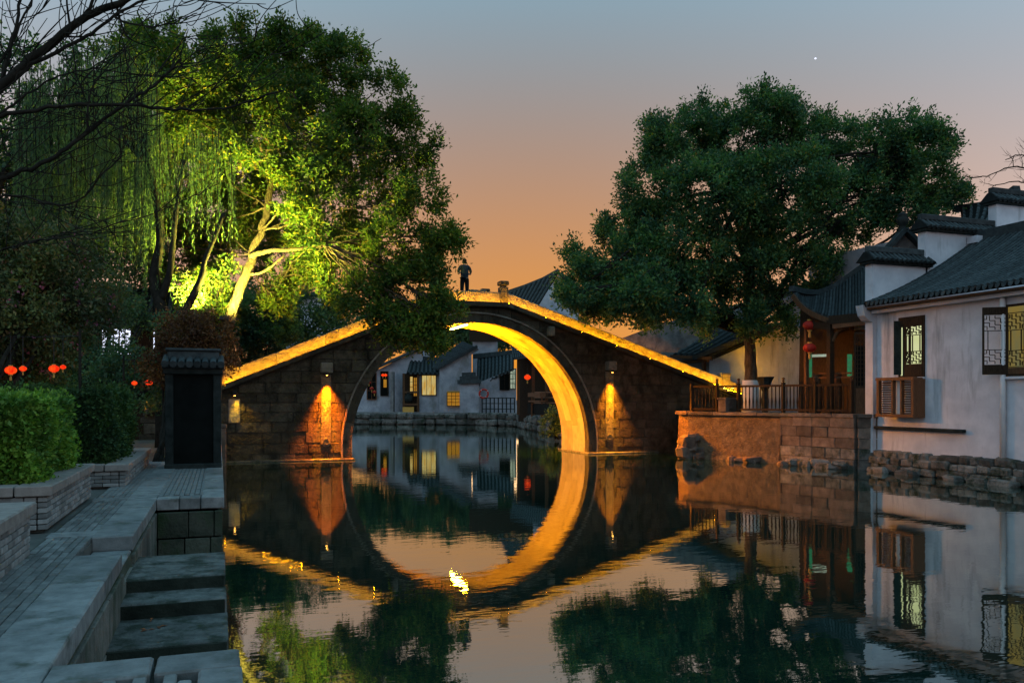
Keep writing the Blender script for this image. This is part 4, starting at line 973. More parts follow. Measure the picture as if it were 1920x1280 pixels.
# --- swept roof house beyond
kh = thing('upswept_house', 'grey gabled house with upswept ridge rising behind the white canal house', 'house', tuple(wdp(1880, 700, 34).xy) + (1.8,))
g0 = wdp(1912, 420, 33); 
A = wdp(1800, 392, 35.5); B = wdp(1905, 360, 33.2)
e0, e1 = wdp(1800, 432, 34.0), wdp(1868, 425, 31.8)
tile_roof(kh, e0, e1, A, B, .3, .1, 8, .09, True)
b = MB(); P_ = [wdp(1790, 392, 35.8), wdp(1840, 386, 34.8), wdp(1880, 373, 33.8), wdp(1907, 354, 33.0)]
for i in range(3): b.bar(P_[i], P_[i + 1], .3, .28)
b.build('ridge', 'roof_tile', kh)
q = [wdp(1905, 364, 33.2), wdp(1868, 430, 31.8), wdp(1868, 520, 31.8), wdp(2050, 520, 30.5), wdp(2050, 470, 30.5)]
b = MB(); dirn = (wdp(1800, 392, 35.5) - wdp(1905, 360, 33.2)).normalized(); b.v = [tuple(p) for p in q] + [tuple(p + dirn * .3) for p in q]; b.f = [(0, 1, 2, 3, 4), (9, 8, 7, 6, 5)] + [(i, (i + 1) % 5, 5 + (i + 1) % 5, 5 + i) for i in range(5)]
b.build('gable_wall', 'grey_render', kh)
bw = MB(); bw.box(24.5, 34, 24.5, 30, 1.7, 8.5); bw.build('wall', 'old_shaded_plaster', kh)
# --- small gable with finial
fh = thing('finial_gable', 'small tiled gable topped by a carved finial behind the stepped wall', 'gable', tuple(wdp(1695, 600, 30).xy) + (1.8,))
pk = wdp(1692, 432, 30); la = wdp(1648, 482, 30); ra = wdp(1738, 478, 30)
b = MB(); dn_ = Vector((ST, CT, 0)); b.v = [tuple(p) for p in (la, ra, pk)] + [tuple(p + dn_ * .5) for p in (la, ra, pk)]; b.f = [(0, 1, 2), (5, 4, 3), (0, 2, 5, 3), (2, 1, 4, 5), (1, 0, 3, 4)]; b.build('gable', 'grey_render', fh)
for p in (la, ra):
    b = MB(); b.bar(p - dn_ * .1, pk - dn_ * .1, .5, .14, (0, 0, 1)); b.build('verge', 'roof_tile', fh)
b = MB(); b.lathe([(.14, -.1), (.16, .0), (.10, .1), (.12, .16), (.2, .3), (.22, .42), (.14, .5), (.18, .56), (.05, .66)], pk, 14); b.build('finial', 'pier_stone', fh, smooth=True)
b = MB(); b.bar((la + ra) / 2 + dn_ * .3 - Vector((0, 0, 0)), Vector(((la + ra).x / 2 + dn_.x * .3, (la + ra).y / 2 + dn_.y * .3, 1.8)), 1.6, .3, (CT, -ST, 0)); b.build('wall', 'old_shaded_plaster', fh)
# ------------------------------------------------------------------ porch with swept eave
po = thing('entrance_porch', 'dark timber porch with a sweeping tiled eave beside the stepped gable', 'porch', (20.9, 24.2, 1.8))
Ee = [(1487, 549, 31.2), (1502, 568, 30.8), (1525, 584, 30.2), (1560, 596, 29.6), (1600, 592, 29.0), (1632, 582, 28.6), (1648, 574, 28.4)]
Rr = [(1489, 543, 31.4), (1505, 548, 32.2), (1532, 549, 32.6), (1565, 538, 32.6), (1600, 515, 32.2), (1630, 494, 31.6), (1648, 480, 31.2)]
ES = smooth_path([wdp(*e) for e in Ee], 6); RS = smooth_path([wdp(*e) for e in Rr], 6)
m = MB(); n = len(ES)
for i in range(n):
    for j in range(6):
        t_ = j / 5; q = ES[i].lerp(RS[i], t_); q.z -= .25 * 4 * t_ * (1 - t_) * min(1, i / 8); m.v.append(tuple(q))
for i in range(n):
    for j in range(6): q = Vector(m.v[i * 6 + j]); m.v.append((q.x, q.y, q.z - .16))
for i in range(n - 1):
    for j in range(5):
        a = i * 6 + j; m.f += [(a, a + 6, a + 7, a + 1), (n * 6 + a, n * 6 + a + 1, n * 6 + a + 7, n * 6 + a + 6)]
    a = i * 6; m.f += [(a, n * 6 + a, n * 6 + a + 6, a + 6), (a + 5, a + 11, n * 6 + a + 11, n * 6 + a + 5)]
pr_ = m.build('roof', 'roof_base', po)
for i in range(2, n - 1, 1):
    mm = MB(); pth = [Vector(m.v[i * 6 + j]) + Vector((0, 0, .02)) for j in range(6)]; mm.tube(pth, .055, 6); mm.build('tile_row', 'roof_tile', pr_)
mm = MB()
for i in range(n - 1): mm.bar(ES[i] + Vector((0, 0, -.1)), ES[i + 1] + Vector((0, 0, -.1)), .1, .18)
mm.build('fascia', 'brown_wood', pr_)
mm = MB(); hp = smooth_path([wdp(1484, 541, 31.3), wdp(1510, 547, 32.1), wdp(1540, 546, 32.5), wdp(1575, 530, 32.5), wdp(1610, 506, 32), wdp(1648, 478, 31.2)], 5)
for i in range(len(hp) - 1): mm.bar(hp[i], hp[i + 1], .2, .2)
mm.build('ridge', 'roof_tile', pr_)
def post(u, vt, vb, d, w, mt='dark_wood', parent=po, name='post'):
    a = wdp(u, vb, d); b = wdp(u, vt, d); MB().box(a.x - w / 2, a.x + w / 2, a.y - w / 2, a.y + w / 2, max(a.z, 1.75) if vb > 700 else a.z, b.z).build(name, mt, parent, bevel=.01)
post(1656, 575, 800, 28.0, .26); post(1557, 600, 790, 29.6, .2); post(1512, 610, 790, 31.0, .14, 'brown_wood')
b = MB(); b.bar(wdp(1508, 607, 31), wdp(1560, 612, 29.5), .16, .26); b.build('beam', 'dark_wood', po)
b = MB(); b.bar(wdp(1556, 600, 29.5), wdp(1650, 592, 28.1), .16, .3); b.build('beam', 'dark_wood', po)
b = MB(); b.bar(wdp(1562, 612, 29.4), wdp(1640, 602, 28.2), .1, .16); b.build('painted_beam', 'red_wood', po)
# curved brace
b = MB(); limb(b, [wdp(1562, 640, 29.5), wdp(1572, 620, 29.4), wdp(1592, 614, 29.2)], .06, .05, 6); b.build('brace', 'brown_wood', po)
# back wall and dark interior
b = MB(); b.bar(wdp(1500, 700, 33.5), wdp(1665, 700, 30.0), .12, 5.4); b.build('back_wall', 'dark_wood', po)
# lattice door panel
a0, a1 = wdp(1602, 787, 28.4), wdp(1649, 790, 28.05); a0.z = a1.z = 1.8
dr = MB(); dU = a1 - a0; hgt = wdp(1625, 624, 28.2).z - 1.8
dr.bar(a0 + Vector((0, 0, .5)), a1 + Vector((0, 0, .5)), .05, 1.0); door = dr.build('door_panel', 'brown_wood', po)
b = MB()
for f_ in (.02, .98): b.bar(a0 + dU * f_, a0 + dU * f_ + Vector((0, 0, hgt)), .06, .06, dU.normalized())
b.bar(a0 + Vector((0, 0, hgt)), a1 + Vector((0, 0, hgt)), .06, .08); b.bar(a0 + Vector((0, 0, 1.02)), a1 + Vector((0, 0, 1.02)), .06, .08); b.build('door_frame', 'dark_wood', door)
b = MB()
for k in range(1, 8): b.bar(a0 + dU * k / 8 + Vector((0, 0, 1.05)), a0 + dU * k / 8 + Vector((0, 0, hgt)), .022, .03, dU.normalized())
for k in range(1, 12): b.bar(a0 + Vector((0, 0, 1.05 + (hgt - 1.05) * k / 12)), a1 + Vector((0, 0, 1.05 + (hgt - 1.05) * k / 12)), .03, .022)
b.build('door_lattice', 'dark_wood', door)
b = MB(); b.bar(a0 + Vector((.1, .12, 1.75)), a1 + Vector((.1, .12, 1.75)), .02, 1.4); b.build('door_backing', 'pier_panel', door)
# glowing green strips, transom light and shelf inside
for u in (1518, 1593):
    b = MB(); p0, p1 = wdp(u, 664, 31.2), wdp(u, 707, 31.2); b.bar(p0, p1, .17, .05, (ST, CT, 0)); b.build('lit_side_panel', 'green_sign', po)
b = MB(); b.bar(wdp(1602, 613, 29.8), wdp(1645, 611, 29.2), .03, .22); b.build('transom_pane', 'plaster', po)
b = MB(); b.bar(wdp(1522, 667, 31.6), wdp(1550, 666, 31.4), .04, .1); b.build('shop_lamp', 'shop_and_wall_glow', po)
for v in (700, 708): b = MB(); b.bar(wdp(1536, v, 30.2), wdp(1596, v - 1, 29.0), .06, .06); b.build('bench_rail', 'brown_wood', po)
for u, d in ((1532, 31.0), (1569, 30.6)):
    p0 = wdp(u, 690, d); p0.z = 1.8; gj = thing('tall_jar', 'tall brown jar standing inside the dark porch', 'jar', p0, 'jars inside the porch'); MB().lathe([(.12, 0), (.2, .3), (.22, .8), (.14, 1.3), (.16, 1.45)], p0, 14).build('body', 'brown_wood', gj, smooth=True); MB().lathe([(.17, 1.45), (.18, 1.5), (.13, 1.52)], p0, 14).build('rim', 'brown_wood', gj)
# --- hanging red lanterns
def lantern(label, c, r, mt, lit=False, group=None, cord=.4):
    l = thing('red_lantern', label, 'lantern', c, group)
    prof = [(r * .35, -r * .75)] + [(r * math.cos(a), r * .72 * math.sin(a)) for a in np.linspace(-1.2, 1.2, 9)] + [(r * .35, r * .75)]
    n = 16; b = MB(); b.lathe(prof, c, n); b.build('body', mt, l, smooth=True)
    b = MB()
    for k in range(12):
        a = 2 * math.pi * k / 12; b.tube([(c[0] + q[0] * 1.02 * math.cos(a), c[1] + q[0] * 1.02 * math.sin(a), c[2] + q[1]) for q in prof[1:-1]], r * .02, 4, False)
    b.build('ribs', 'red_plastic', l)
    MB().lathe([(r * .36, r * .72), (r * .38, r * .9), (r * .3, r * .92)], c, 12).build('top_cap', 'tassel', l); MB().lathe([(r * .3, -r * .92), (r * .38, -r * .9), (r * .36, -r * .72)], c, 12).build('bottom_cap', 'tassel', l)
    MB().tube([(c[0], c[1], c[2] + r * .9), (c[0], c[1], c[2] + r * .9 + cord)], .008, 5).build('cord', 'dark_metal', l)
    MB().lathe([(r * .05, -r * 1.9), (r * .22, -r * 1.8), (r * .16, -r * .9)], c, 8).build('tassel', 'tassel', l)
lantern('plump red lantern hanging under the porch eave, upper of two', tuple(wdp(1518, 610, 30.6)), .24, 'lantern_red', cord=.15)
lantern('red lantern hanging below the plump one at the porch corner', tuple(wdp(1518, 652, 30.6)), .23, 'lantern_red', cord=.35)
# ------------------------------------------------------------------ terrace wall, stones, railing
tw = thing('terrace_wall', 'canal retaining wall of the terrace, rendered near the bridge and squared blocks near the house', 'wall', (19, 27, 0))
m = MB(); m.v = []
rd = TER[3:]
for x, y in rd: m.v += [(x - .12, y, -.6), (x - .02, y, 1.78), (x + .25, y, 1.78)]
for i in range(len(rd) - 1):
    a = 3 * i; m.f += [(a, a + 3, a + 4, a + 1), (a + 1, a + 4, a + 5, a + 2)]
m.build('rendered_face', 'terrace_render', tw, smooth=False)
for i in range(len(TER) - 1):
    (xa, ya), (xb, yb_) = TER[i], TER[i + 1]; ang = math.atan2(yb_ - ya, xb - xa); ln = math.hypot(xb - xa, yb_ - ya); n = max(1, round(ln / 1.0))
    for k in range(n):
        t_ = (k + .5) / n; block('coping_stone', (xa + (xb - xa) * t_ + .05, ya + (yb_ - ya) * t_, 1.83), (ln / n - .01, .42, .13), 'terrace_stone', tw, ang, .008)
for i in range(3):
    (xa, ya), (xb, yb_) = TER[i], TER[i + 1]; ang = math.atan2(yb_ - ya, xb - xa); ln = math.hypot(xb - xa, yb_ - ya)
    for c_ in range(5):
        s_ = 0; hh = .36
        while s_ < ln - .05:
            w_ = min(random.uniform(.5, 1.1), ln - s_); t_ = (s_ + w_ / 2) / ln
            block('stone', (xa + (xb - xa) * t_ + .06 - random.uniform(0, .03), ya + (yb_ - ya) * t_, -.02 + c_ * hh + hh / 2), (w_ - .012, .3, hh - .012), 'terrace_stone' if c_ > 1 else 'rubble_stone', tw, ang, .02); s_ += w_
for k in range(16):
    y = random.uniform(23, 29.8); x = float(np.interp(y, [p[1] for p in TER], [p[0] for p in TER])) - random.uniform(.05, .3)
    block('stone', (x, y, random.uniform(-.02, .12)), (random.uniform(.3, .6), random.uniform(.4, .9), random.uniform(.2, .35)), 'rubble_stone' if y < 25 else 'terrace_stone', tw, random.uniform(0, 3), .1, .15)
for i, (u, v, s_) in enumerate(((1288, 826, .62), (1300, 822, .42), (1284, 845, .55), (1312, 848, .5))):
    q = wdp(u, v, 33.4); bo = thing('boulder', ('large angular boulder on top of the heap at the rendered wall corner', 'smaller boulder leaning on the wall behind the heap top', 'boulder at the water foot of the heap by the bridge footing', 'low boulder at the water edge on the house side of the heap')[i], 'boulder', (q.x, q.y, 0))
    block('rock', (q.x, q.y, max(q.z, .1)), (s_ * 1.2, s_, s_ * .9), 'terrace_stone', bo, random.uniform(0, 3), .13, .3)
    block('rock', (q.x + .1, q.y + .1, max(q.z - s_ * .5, .05)), (s_ * 1.1, s_ * 1.1, s_ * .8), 'terrace_stone', bo, random.uniform(0, 3), .13, .3)
rl = thing('terrace_railing', 'dark brown wooden railing with turned posts along the terrace edge', 'railing', (19.2, 26.5, 1.89))
RP = [(18.15, 29.3), (18.66, 28.25), (19.07, 27.4), (19.77, 25.6), (20.15, 24.3), (20.5, 22.9)]
for i, (x, y) in enumerate(RP):
    MB().box(x - .06, x + .06, y - .06, y + .06, 1.88, 3.02).build('post', 'dark_wood', rl, bevel=.008)
    if i: MB().lathe([(.03, 0), (.06, .05), (.03, .09), (.07, .14), (.03, .19)], (x, y, 3.02), 10).build('post_knob', 'brown_wood', rl)
for i in range(len(RP) - 1):
    a = Vector((*RP[i], 0)); b_ = Vector((*RP[i + 1], 0))
    for z in (2.0, 2.9): b = MB(); b.bar(a + Vector((0, 0, z)), b_ + Vector((0, 0, z)), .07, .08); b.build('rail', 'dark_wood', rl)
    if i == 1: continue
    n = int((b_ - a).length / .15)
    for k in range(1, n):
        q = a.lerp(b_, k / n); b = MB(); b.tube([q + Vector((0, 0, 2.04)), q + Vector((0, 0, 2.3)), q + Vector((0, 0, 2.5)), q + Vector((0, 0, 2.86))], [.02, .034, .02, .022], 6); b.build('baluster', 'dark_wood', rl)
pb = thing('stone_pier_block', 'squat stone block set between the railing posts beside the bridge foot', 'stone', (18.9, 27.9, 1.88)); 
block('body', (18.92, 27.95, 2.15), (.34, .8, .5), 'terrace_stone', pb, math.radians(-64), .01); block('cap', (18.92, 27.95, 2.42), (.4, .88, .06), 'terrace_stone', pb, math.radians(-64), .006)
# flood spots at the foot of the bridge ramp
for i, u in enumerate((1358, 1366, 1374)):
    q = wdp(u, 729 + (i % 2) * 4, 37.5); fl = thing('ground_spot', 'small warm spot lamp at the foot of the bridge parapet', 'lamp', q, 'spot lamps at the bridge foot')
    MB().lathe([(.05, -.06), (.055, .03)], q, 10).build('housing', 'dark_metal', fl); MB().lathe([(.045, .032), (.045, .04)], q, 10).build('lens', 'spot_glow', fl)
    if i == 1: spot_light('beam', fl, q + Vector((-.1, -.15, .1)), (22.6, 35.5, 4.2), 90, (1, .5, .05), 110, .9, .1)
# roofed incense pot on the terrace
q = wdp(1434, 715, 33.5); ip = thing('bronze_pot', 'dark upturned-rim pot standing on the terrace beside the whitewashed trunk', 'pot', (q.x, q.y, 1.8))
MB().lathe([(.12, 0), (.14, .6), (.1, .9), (.2, 1.1), (.27, 1.3), (.3, 1.36), (.38, 1.5), (.3, 1.44)], (q.x, q.y, 1.8), 8).build('body', 'pier_stone', ip)
# white garden wall and low house behind the terrace
gw = thing('low_house', 'low house with sloping tiled roof and yellow lit white wall behind the bridge foot', 'house', tuple(wdp(1400, 740, 41).xy) + (1.15,))
pa, pb_, pc = wdp(1330, 730, 39.5), wdp(1515, 730, 37.2), None
def vwall(pts_uvd, mt, thick, name, parent):
    q = [wdp(*p) for p in pts_uvd]; n = (q[1] - q[0]).cross(Vector((0, 0, 1))).normalized()
    if n.dot(Vector((0, 1, 0))) < 0: n = -n
    b = MB(); k = len(q); b.v = [tuple(p) for p in q] + [tuple(p + n * thick) for p in q]; b.f = [tuple(range(k)), tuple(range(2 * k - 1, k - 1, -1))] + [((i + 1) % k, i, k + i, k + (i + 1) % k) for i in range(k)]
    return b.build(name, mt, parent)
vwall([(1330, 800, 40), (1460, 805, 38.6), (1460, 614, 38.6), (1395, 636, 39.3), (1330, 664, 40)], 'plaster', .3, 'gable_wall', gw)
vwall([(1460.5, 806, 38.55), (1540, 810, 37.6), (1540, 612, 37.6), (1460.5, 612, 38.55)], 'plaster', .3, 'wall', gw)
tile_roof(gw, wdp(1262, 664, 41), wdp(1338, 668, 39.7), wdp(1345, 612, 44), wdp(1465, 605, 38.4), .3, .08, 8, .09, True)
b = MB(); b.bar(wdp(1300, 672, 40.2), wdp(1470, 606, 38.3), .3, .2); b.build('verge', 'roof_tile', gw)
b = MB(); b.bar(wdp(1258, 668, 41), wdp(1335, 672, 39.7), .2, .16); b.build('eave_board', 'brown_wood', gw)
b = MB(); b.bar(wdp(1275, 680, 41), wdp(1330, 675, 40), .14, .14); b.bar(wdp(1320, 670, 40.1), wdp(1320, 760, 40.1), .16, .16); b.build('bracket', 'brown_wood', gw)
vwall([(1240, 800, 41.6), (1332, 800, 40.4), (1332, 660, 40.4), (1240, 660, 41.6)], 'grey_render', .3, 'wall', gw)
ew = thing('rough_wall', 'tall rough stone wall rising behind the bridge ramp', 'wall', tuple(wdp(1260, 740, 46).xy) + (1.15,))
vwall([(1150, 780, 47), (1420, 780, 45), (1420, 560, 45), (1320, 588, 45.6), (1240, 606, 46.2), (1150, 640, 47)], 'grey_render', .5, 'wall', ew)
tb = thing('patched_wall_house', 'pale patched house wall showing between the right tree and the porch eave', 'house', tuple(wdp(1495, 740, 42).xy) + (1.15,))
vwall([(1462, 780, 42), (1560, 780, 41), (1560, 520, 41), (1500, 545, 41.5), (1462, 560, 42)], 'old_shaded_plaster', .4, 'wall', tb)
b = MB(); b.bar(wdp(1455, 560, 41.6), wdp(1565, 516, 40.8), .5, .2); b.build('verge', 'roof_tile', tb)
# ------------------------------------------------------------------ houses seen through the arch
def uvwin(parent, u0, u1, v0, v1, d, mt, fm='dark_wood', bars=(2, 2), name='window'):
    fr_ = MB(); up = Vector((ST, CT, 0))
    A, B = wdp(u0, v0, d), wdp(u1, v1, d)
    rt_ = Vector((CT, -ST, 0)); W = (B - A).dot(rt_); Hh = A.z - B.z; o = Vector((A.x, A.y, B.z)); t_ = .07
    def bb(x0, x1, z0, z1, y, th):
        m = MB(); q = [o + rt_ * x + Vector((0, 0, z)) + up * yy for yy in (y, y + th) for x, z in ((x0, z0), (x1, z0), (x1, z1), (x0, z1))]
        m.v = [tuple(p) for p in q]; m.f = [(0, 1, 2, 3), (7, 6, 5, 4), (0, 4, 5, 1), (1, 5, 6, 2), (2, 6, 7, 3), (3, 7, 4, 0)]; return m
    for a in ((-t_, 0, -t_, Hh + t_), (W, W + t_, -t_, Hh + t_), (0, W, -t_, 0), (0, W, Hh, Hh + t_)):
        q = bb(*a, -.06, .1); fr_.add(q.v, q.f)
    f = fr_.build(name, fm, parent); bb(0, W, 0, Hh, -.012, .01).build('pane', mt, f)
    for i in range(1, bars[0]): bb(W * i / bars[0] - .02, W * i / bars[0] + .02, 0, Hh, -.05, .035).build('glazing_bar', fm, f)
    for i in range(1, bars[1]): bb(0, W, Hh * i / bars[1] - .02, Hh * i / bars[1] + .02, -.045, .03).build('glazing_bar', fm, f)
    return f
def fthing(name, label, cat, u, d, z=1.15, group=None): return thing(name, label, cat, tuple(wdp(u, 0, d).xy) + (z,), group)
hA = fthing('gabled_house', 'pale blue-white gabled house with a red lantern in its doorway beyond the arch', 'house', 720, 82)
vwall([(660, 780, 82), (792, 780, 82), (792, 655, 82), (740, 677, 82), (700, 697, 82), (660, 712, 82)], 'old_shaded_plaster', 7, 'gable_wall', hA)
b = MB(); b.bar(wdp(650, 714, 81.8), wdp(798, 648, 81.8), .7, .25); b.build('verge', 'roof_tile', hA)
uvwin(hA, 714.5, 727, 697, 741, 81.95, 'pier_panel', bars=(1, 1), name='doorway'); uvwin(hA, 689, 705, 700, 748, 81.95, 'pier_panel', 'red_wood', (2, 3), 'doorway')
b = MB(); b.bar(wdp(722, 711, 81.9), wdp(722, 726, 81.9), .3, .03, (ST, CT, 0)); b.build('lit_doorway', 'window_amber', hA)
for k, (u, v) in enumerate(((718, 703), (723, 703))): lantern('tiny lit red lantern in the doorway of the pale gabled house', tuple(wdp(u, v, 81.6)), .17, 'lantern_red_lit', group='lanterns in the far doorway', cord=.2)
for k, (u, v) in enumerate(((692, 717), (697, 728), (702, 735))): lantern('small unlit red lantern strung by the side door of the pale gabled house', tuple(wdp(u, v, 81.6)), .2, 'lantern_red', group='lanterns by the far side door', cord=.3)
b = MB(); b.bar(wdp(736, 697, 81), wdp(736, 776, 81), .9, .3, (CT, -ST, 0)); b.build('porch_pier', 'grey_render', hA)
hB = fthing('tea_room', 'small white canal room with a bright yellow window beyond the arch', 'house', 795, 80)
vwall([(784, 776, 80), (828, 776, 80), (828, 696, 80), (784, 696, 80)], 'old_shaded_plaster', 3, 'wall', hB)
tile_roof(hB, wdp(762, 699, 79.5), wdp(828, 699, 79.5), wdp(770, 672, 82.5), wdp(822, 676, 82.5), .4, .05, 6, .12, True)
b = MB(); b.bar(wdp(766, 670, 82.5), wdp(825, 674, 82.5), .35, .4); b.build('ridge', 'roof_tile', hB)
uvwin(hB, 791.5, 817, 704, 740, 79.95, 'window_warm', 'brown_wood', (3, 1)); 
vwall([(755, 776, 80.8), (783, 776, 80.8), (783, 700, 80.8), (755, 700, 80.8)], 'dark_wood', 1, 'back_wall', hB)
uvwin(hB, 769, 774, 706, 735, 80.6, 'window_warm', 'dark_wood', (1, 3), 'lit_panel'); uvwin(hB, 776, 782, 708, 742, 80.6, 'window_amber', 'red_wood', (2, 5), 'lit_panel')
for u in (757, 784): b = MB(); b.bar(wdp(u, 700, 79.8), wdp(u, 776, 79.8), .22, .22, (CT, -ST, 0)); b.build('post', 'brown_wood', hB)
b = MB(); b.bar(wdp(755, 735, 79.7), wdp(784, 735, 79.7), .1, .2); b.bar(wdp(755, 758, 79.7), wdp(784, 758, 79.7), .1, .2); b.build('rail', 'brown_wood', hB)
b = MB(); b.bar(wdp(755, 769, 79.4), wdp(776, 769, 79.4), .06, .65); b.build('yellow_cloth', 'tassel', hB)
jar = fthing('storage_jar', 'round dark jar on the ledge of the yellow windowed tea room', 'jar', 766, 79.9, 2.0); MB().lathe([(.2, 0), (.42, .3), (.45, .6), (.25, .9), (.28, 1.0)], jar.location, 14).build('body', 'pier_stone', jar, smooth=True); MB().lathe([(.3, 1.0), (.3, 1.05), (.1, 1.12)], jar.location, 14).build('lid', 'pier_stone', jar)
hC = fthing('sloped_wall_house', 'house with pale sloping gable parapet and dark tiled roof beyond the arch', 'house', 860, 79)
vwall([(824, 776, 79), (864, 776, 79), (884, 720, 79), (884, 664, 79), (898, 655, 79), (892, 650, 79), (824, 690, 79)], 'old_shaded_plaster', .5, 'gable_wall', hC)
tile_roof(hC, wdp(790, 690, 83), wdp(824, 692, 79.3), wdp(868, 640, 84), wdp(892, 651, 79.3), .4, .05, 6, .12, True)
b = MB(); b.bar(wdp(822, 690, 78.9), wdp(895, 649, 78.9), .5, .25); b.build('verge', 'roof_tile', hC)
vwall([(886, 776, 85), (932, 776, 85), (932, 638, 85), (886, 638, 85)], 'old_shaded_plaster', 4, 'rear_wall', hC)
b = MB(); b.bar(wdp(884, 636, 84.8), wdp(934, 637, 84.8), .6, .25); b.build('wall_cap', 'roof_tile', hC)
uvwin(hC, 839, 862, 736, 760, 78.7, 'window_amber', 'dark_wood', (3, 4), 'lit_stall'); b = MB(); b.bar(wdp(838, 734, 78.4), wdp(864, 734, 78.4), .3, .12); b.build('stall_shelf', 'tassel', hC)
hE = fthing('capped_wall', 'short whitewashed wall with a stepped tile cap beside the lifebuoy', 'wall', 880, 77.6)
vwall([(862, 776, 77.7), (898, 776, 77.7), (898, 719, 77.7), (862, 719, 77.7)], 'old_shaded_plaster', .5, 'wall', hE)
for (u0, u1, v, w) in ((858, 902, 716, .9), (862, 897, 709, .6), (866, 892, 702, .4)): b = MB(); b.bar(wdp(u0, v, 77.9), wdp(u1, v - 1, 77.9), w, .36); b.build('tile_cap', 'roof_tile', hE)
lb_ = fthing('lifebuoy', 'red lifebuoy ring hanging on the railing by the canal', 'lifebuoy', 907, 76.6, 2.4)
cc = wdp(907, 738, 76.5); MB().torus(cc, .40, .085, (ST, CT, 0), 24, 8).build('ring', 'red_plastic', lb_, smooth=True)
for k in range(4):
    a = k * math.pi / 2 + .6; q = cc + Vector((CT, -ST, 0)) * (.40 * math.cos(a)) + Vector((0, 0, .40 * math.sin(a))); MB().torus(q, .088, .02, Vector((CT, -ST, 0)) * -math.sin(a) + Vector((0, 0, math.cos(a))), 12, 5).build('band', 'white_metal', lb_)
hF = fthing('tiled_house', 'dark tiled house with a white gable lit at its corner beyond the arch', 'house', 930, 78)
vwall([(900, 776, 78.6), (967, 776, 78.0), (967, 690, 78.0), (925, 706, 78.4), (900, 716, 78.6)], 'old_shaded_plaster', .4, 'gable_wall', hF)
tile_roof(hF, wdp(893, 724, 79), wdp(962, 692, 77.6), wdp(895, 672, 83), wdp(962, 664, 82), .4, .05, 6, .12, True)
b = MB(); b.bar(wdp(888, 668, 83), wdp(966, 660, 82), .4, .45); b.build('ridge', 'roof_tile', hF)
uvwin(hF, 957, 966, 692, 728, 77.9, 'shop_and_wall_glow', 'dark_wood', (2, 4)); uvwin(hF, 938, 954, 702, 730, 78.1, 'pier_panel', 'dark_wood', (2, 1), 'doorway')  # first window is made up: a glowing strip for the lit wall edge
fr1 = fthing('canal_railing', 'thin dark railing along the far embankment beside the lifebuoy', 'railing', 935, 75.6)
for k in range(9):
    q0 = wdp(904 + k * 7.6, 745, 76.6 - k * .25); b = MB(); b.bar(Vector((q0.x, q0.y, 1.1)), Vector((q0.x, q0.y, 2.55)), .09, .09); b.build('post', 'pier_stone', fr1)
for v in (1.5, 2.0, 2.5):
    a = wdp(904, 0, 76.6); c = wdp(965, 0, 74.6); b = MB(); b.bar((a.x, a.y, v), (c.x, c.y, v), .06, .07); b.build('rail', 'pier_stone', fr1)
for i in range(30):
    t_ = random.random(); a = wdp(1050, 0, 53.8); c = wdp(968, 0, 73.3); q = a.lerp(c, t_)
# open timber hall
hG = fthing('timber_hall', 'dark open timber waterside hall with a glowing red lantern', 'house', 1010, 65)
vwall([(972, 790, 67), (1075, 790, 62), (1075, 640, 62), (972, 650, 67)], 'dark_wood', .4, 'back_wall', hG)
tile_roof(hG, wdp(962, 672, 65), wdp(1080, 655, 56), wdp(955, 632, 72), wdp(1080, 600, 63), .35, .05, 6, .1, True)
for u, d in ((972, 66), (1000, 63.8), (1025, 60.5), (1048, 57)): b = MB(); b.bar(wdp(u, 665, d), Vector((*wdp(u, 0, d).xy, 1.15)), .24, .24, (CT, -ST, 0)); b.build('post', 'brown_wood', hG)
for v in (735, 745, 755): b = MB(); b.bar(wdp(1003, v, 63.5), wdp(1045, v, 57.5), .07, .08); b.build('rail', 'red_wood', hG)
sg = fthing('name_board', 'dark board with small gold characters on the timber hall embankment', 'sign', 1015, 60.5, .6)
A_, B_ = wdp(990, 766, 62), wdp(1040, 768, 56.5); b = MB(); b.bar(A_, B_, .08, .75); b.build('board', 'pier_panel', sg)
nrm = (B_ - A_).cross(Vector((0, 0, 1))).normalized(); nrm = nrm if nrm.y < 0 else -nrm
for k, f_ in enumerate((.14, .34, .5, .7, .86)):
    c = A_.lerp(B_, f_) + nrm * .05; dx = (B_ - A_).normalized(); gm = MB(); rr = random.Random(k * 5 + 3)
    for j in range(7):
        x, z = rr.uniform(-.2, .2), rr.uniform(-.2, .2)
        if j % 2: gm.bar(c + dx * (x - .13) + Vector((0, 0, z)), c + dx * (x + .13) + Vector((0, 0, z + .02)), .02, .045)
        else: gm.bar(c + dx * x + Vector((0, 0, z - .13)), c + dx * (x + .02) + Vector((0, 0, z + .13)), .045, .02, nrm)
    gm.build('character', 'sign_paint', sg)
lantern('small glowing red lantern hanging in the dark timber hall', tuple(wdp(989, 707, 63.2)), .26, 'lantern_red_lit', cord=.8)
tbm = fthing('red_stall', 'small reddish wooden stall in front of the timber hall', 'stall', 1003, 60.8); b = MB(); b.bar(wdp(995, 740, 61), wdp(1018, 740, 59.6), .5, .3); b.bar(wdp(996, 752, 61), wdp(1017, 752, 59.6), .5, .1); b.build('counter', 'red_wood', tbm)
for u, d in ((997, 60.8), (1016, 59.8)): b = MB(); b.bar(wdp(u, 735, d), Vector((*wdp(u, 0, d).xy, 1.12)), .1, .1, (CT, -ST, 0)); b.build('leg', 'red_wood', tbm)
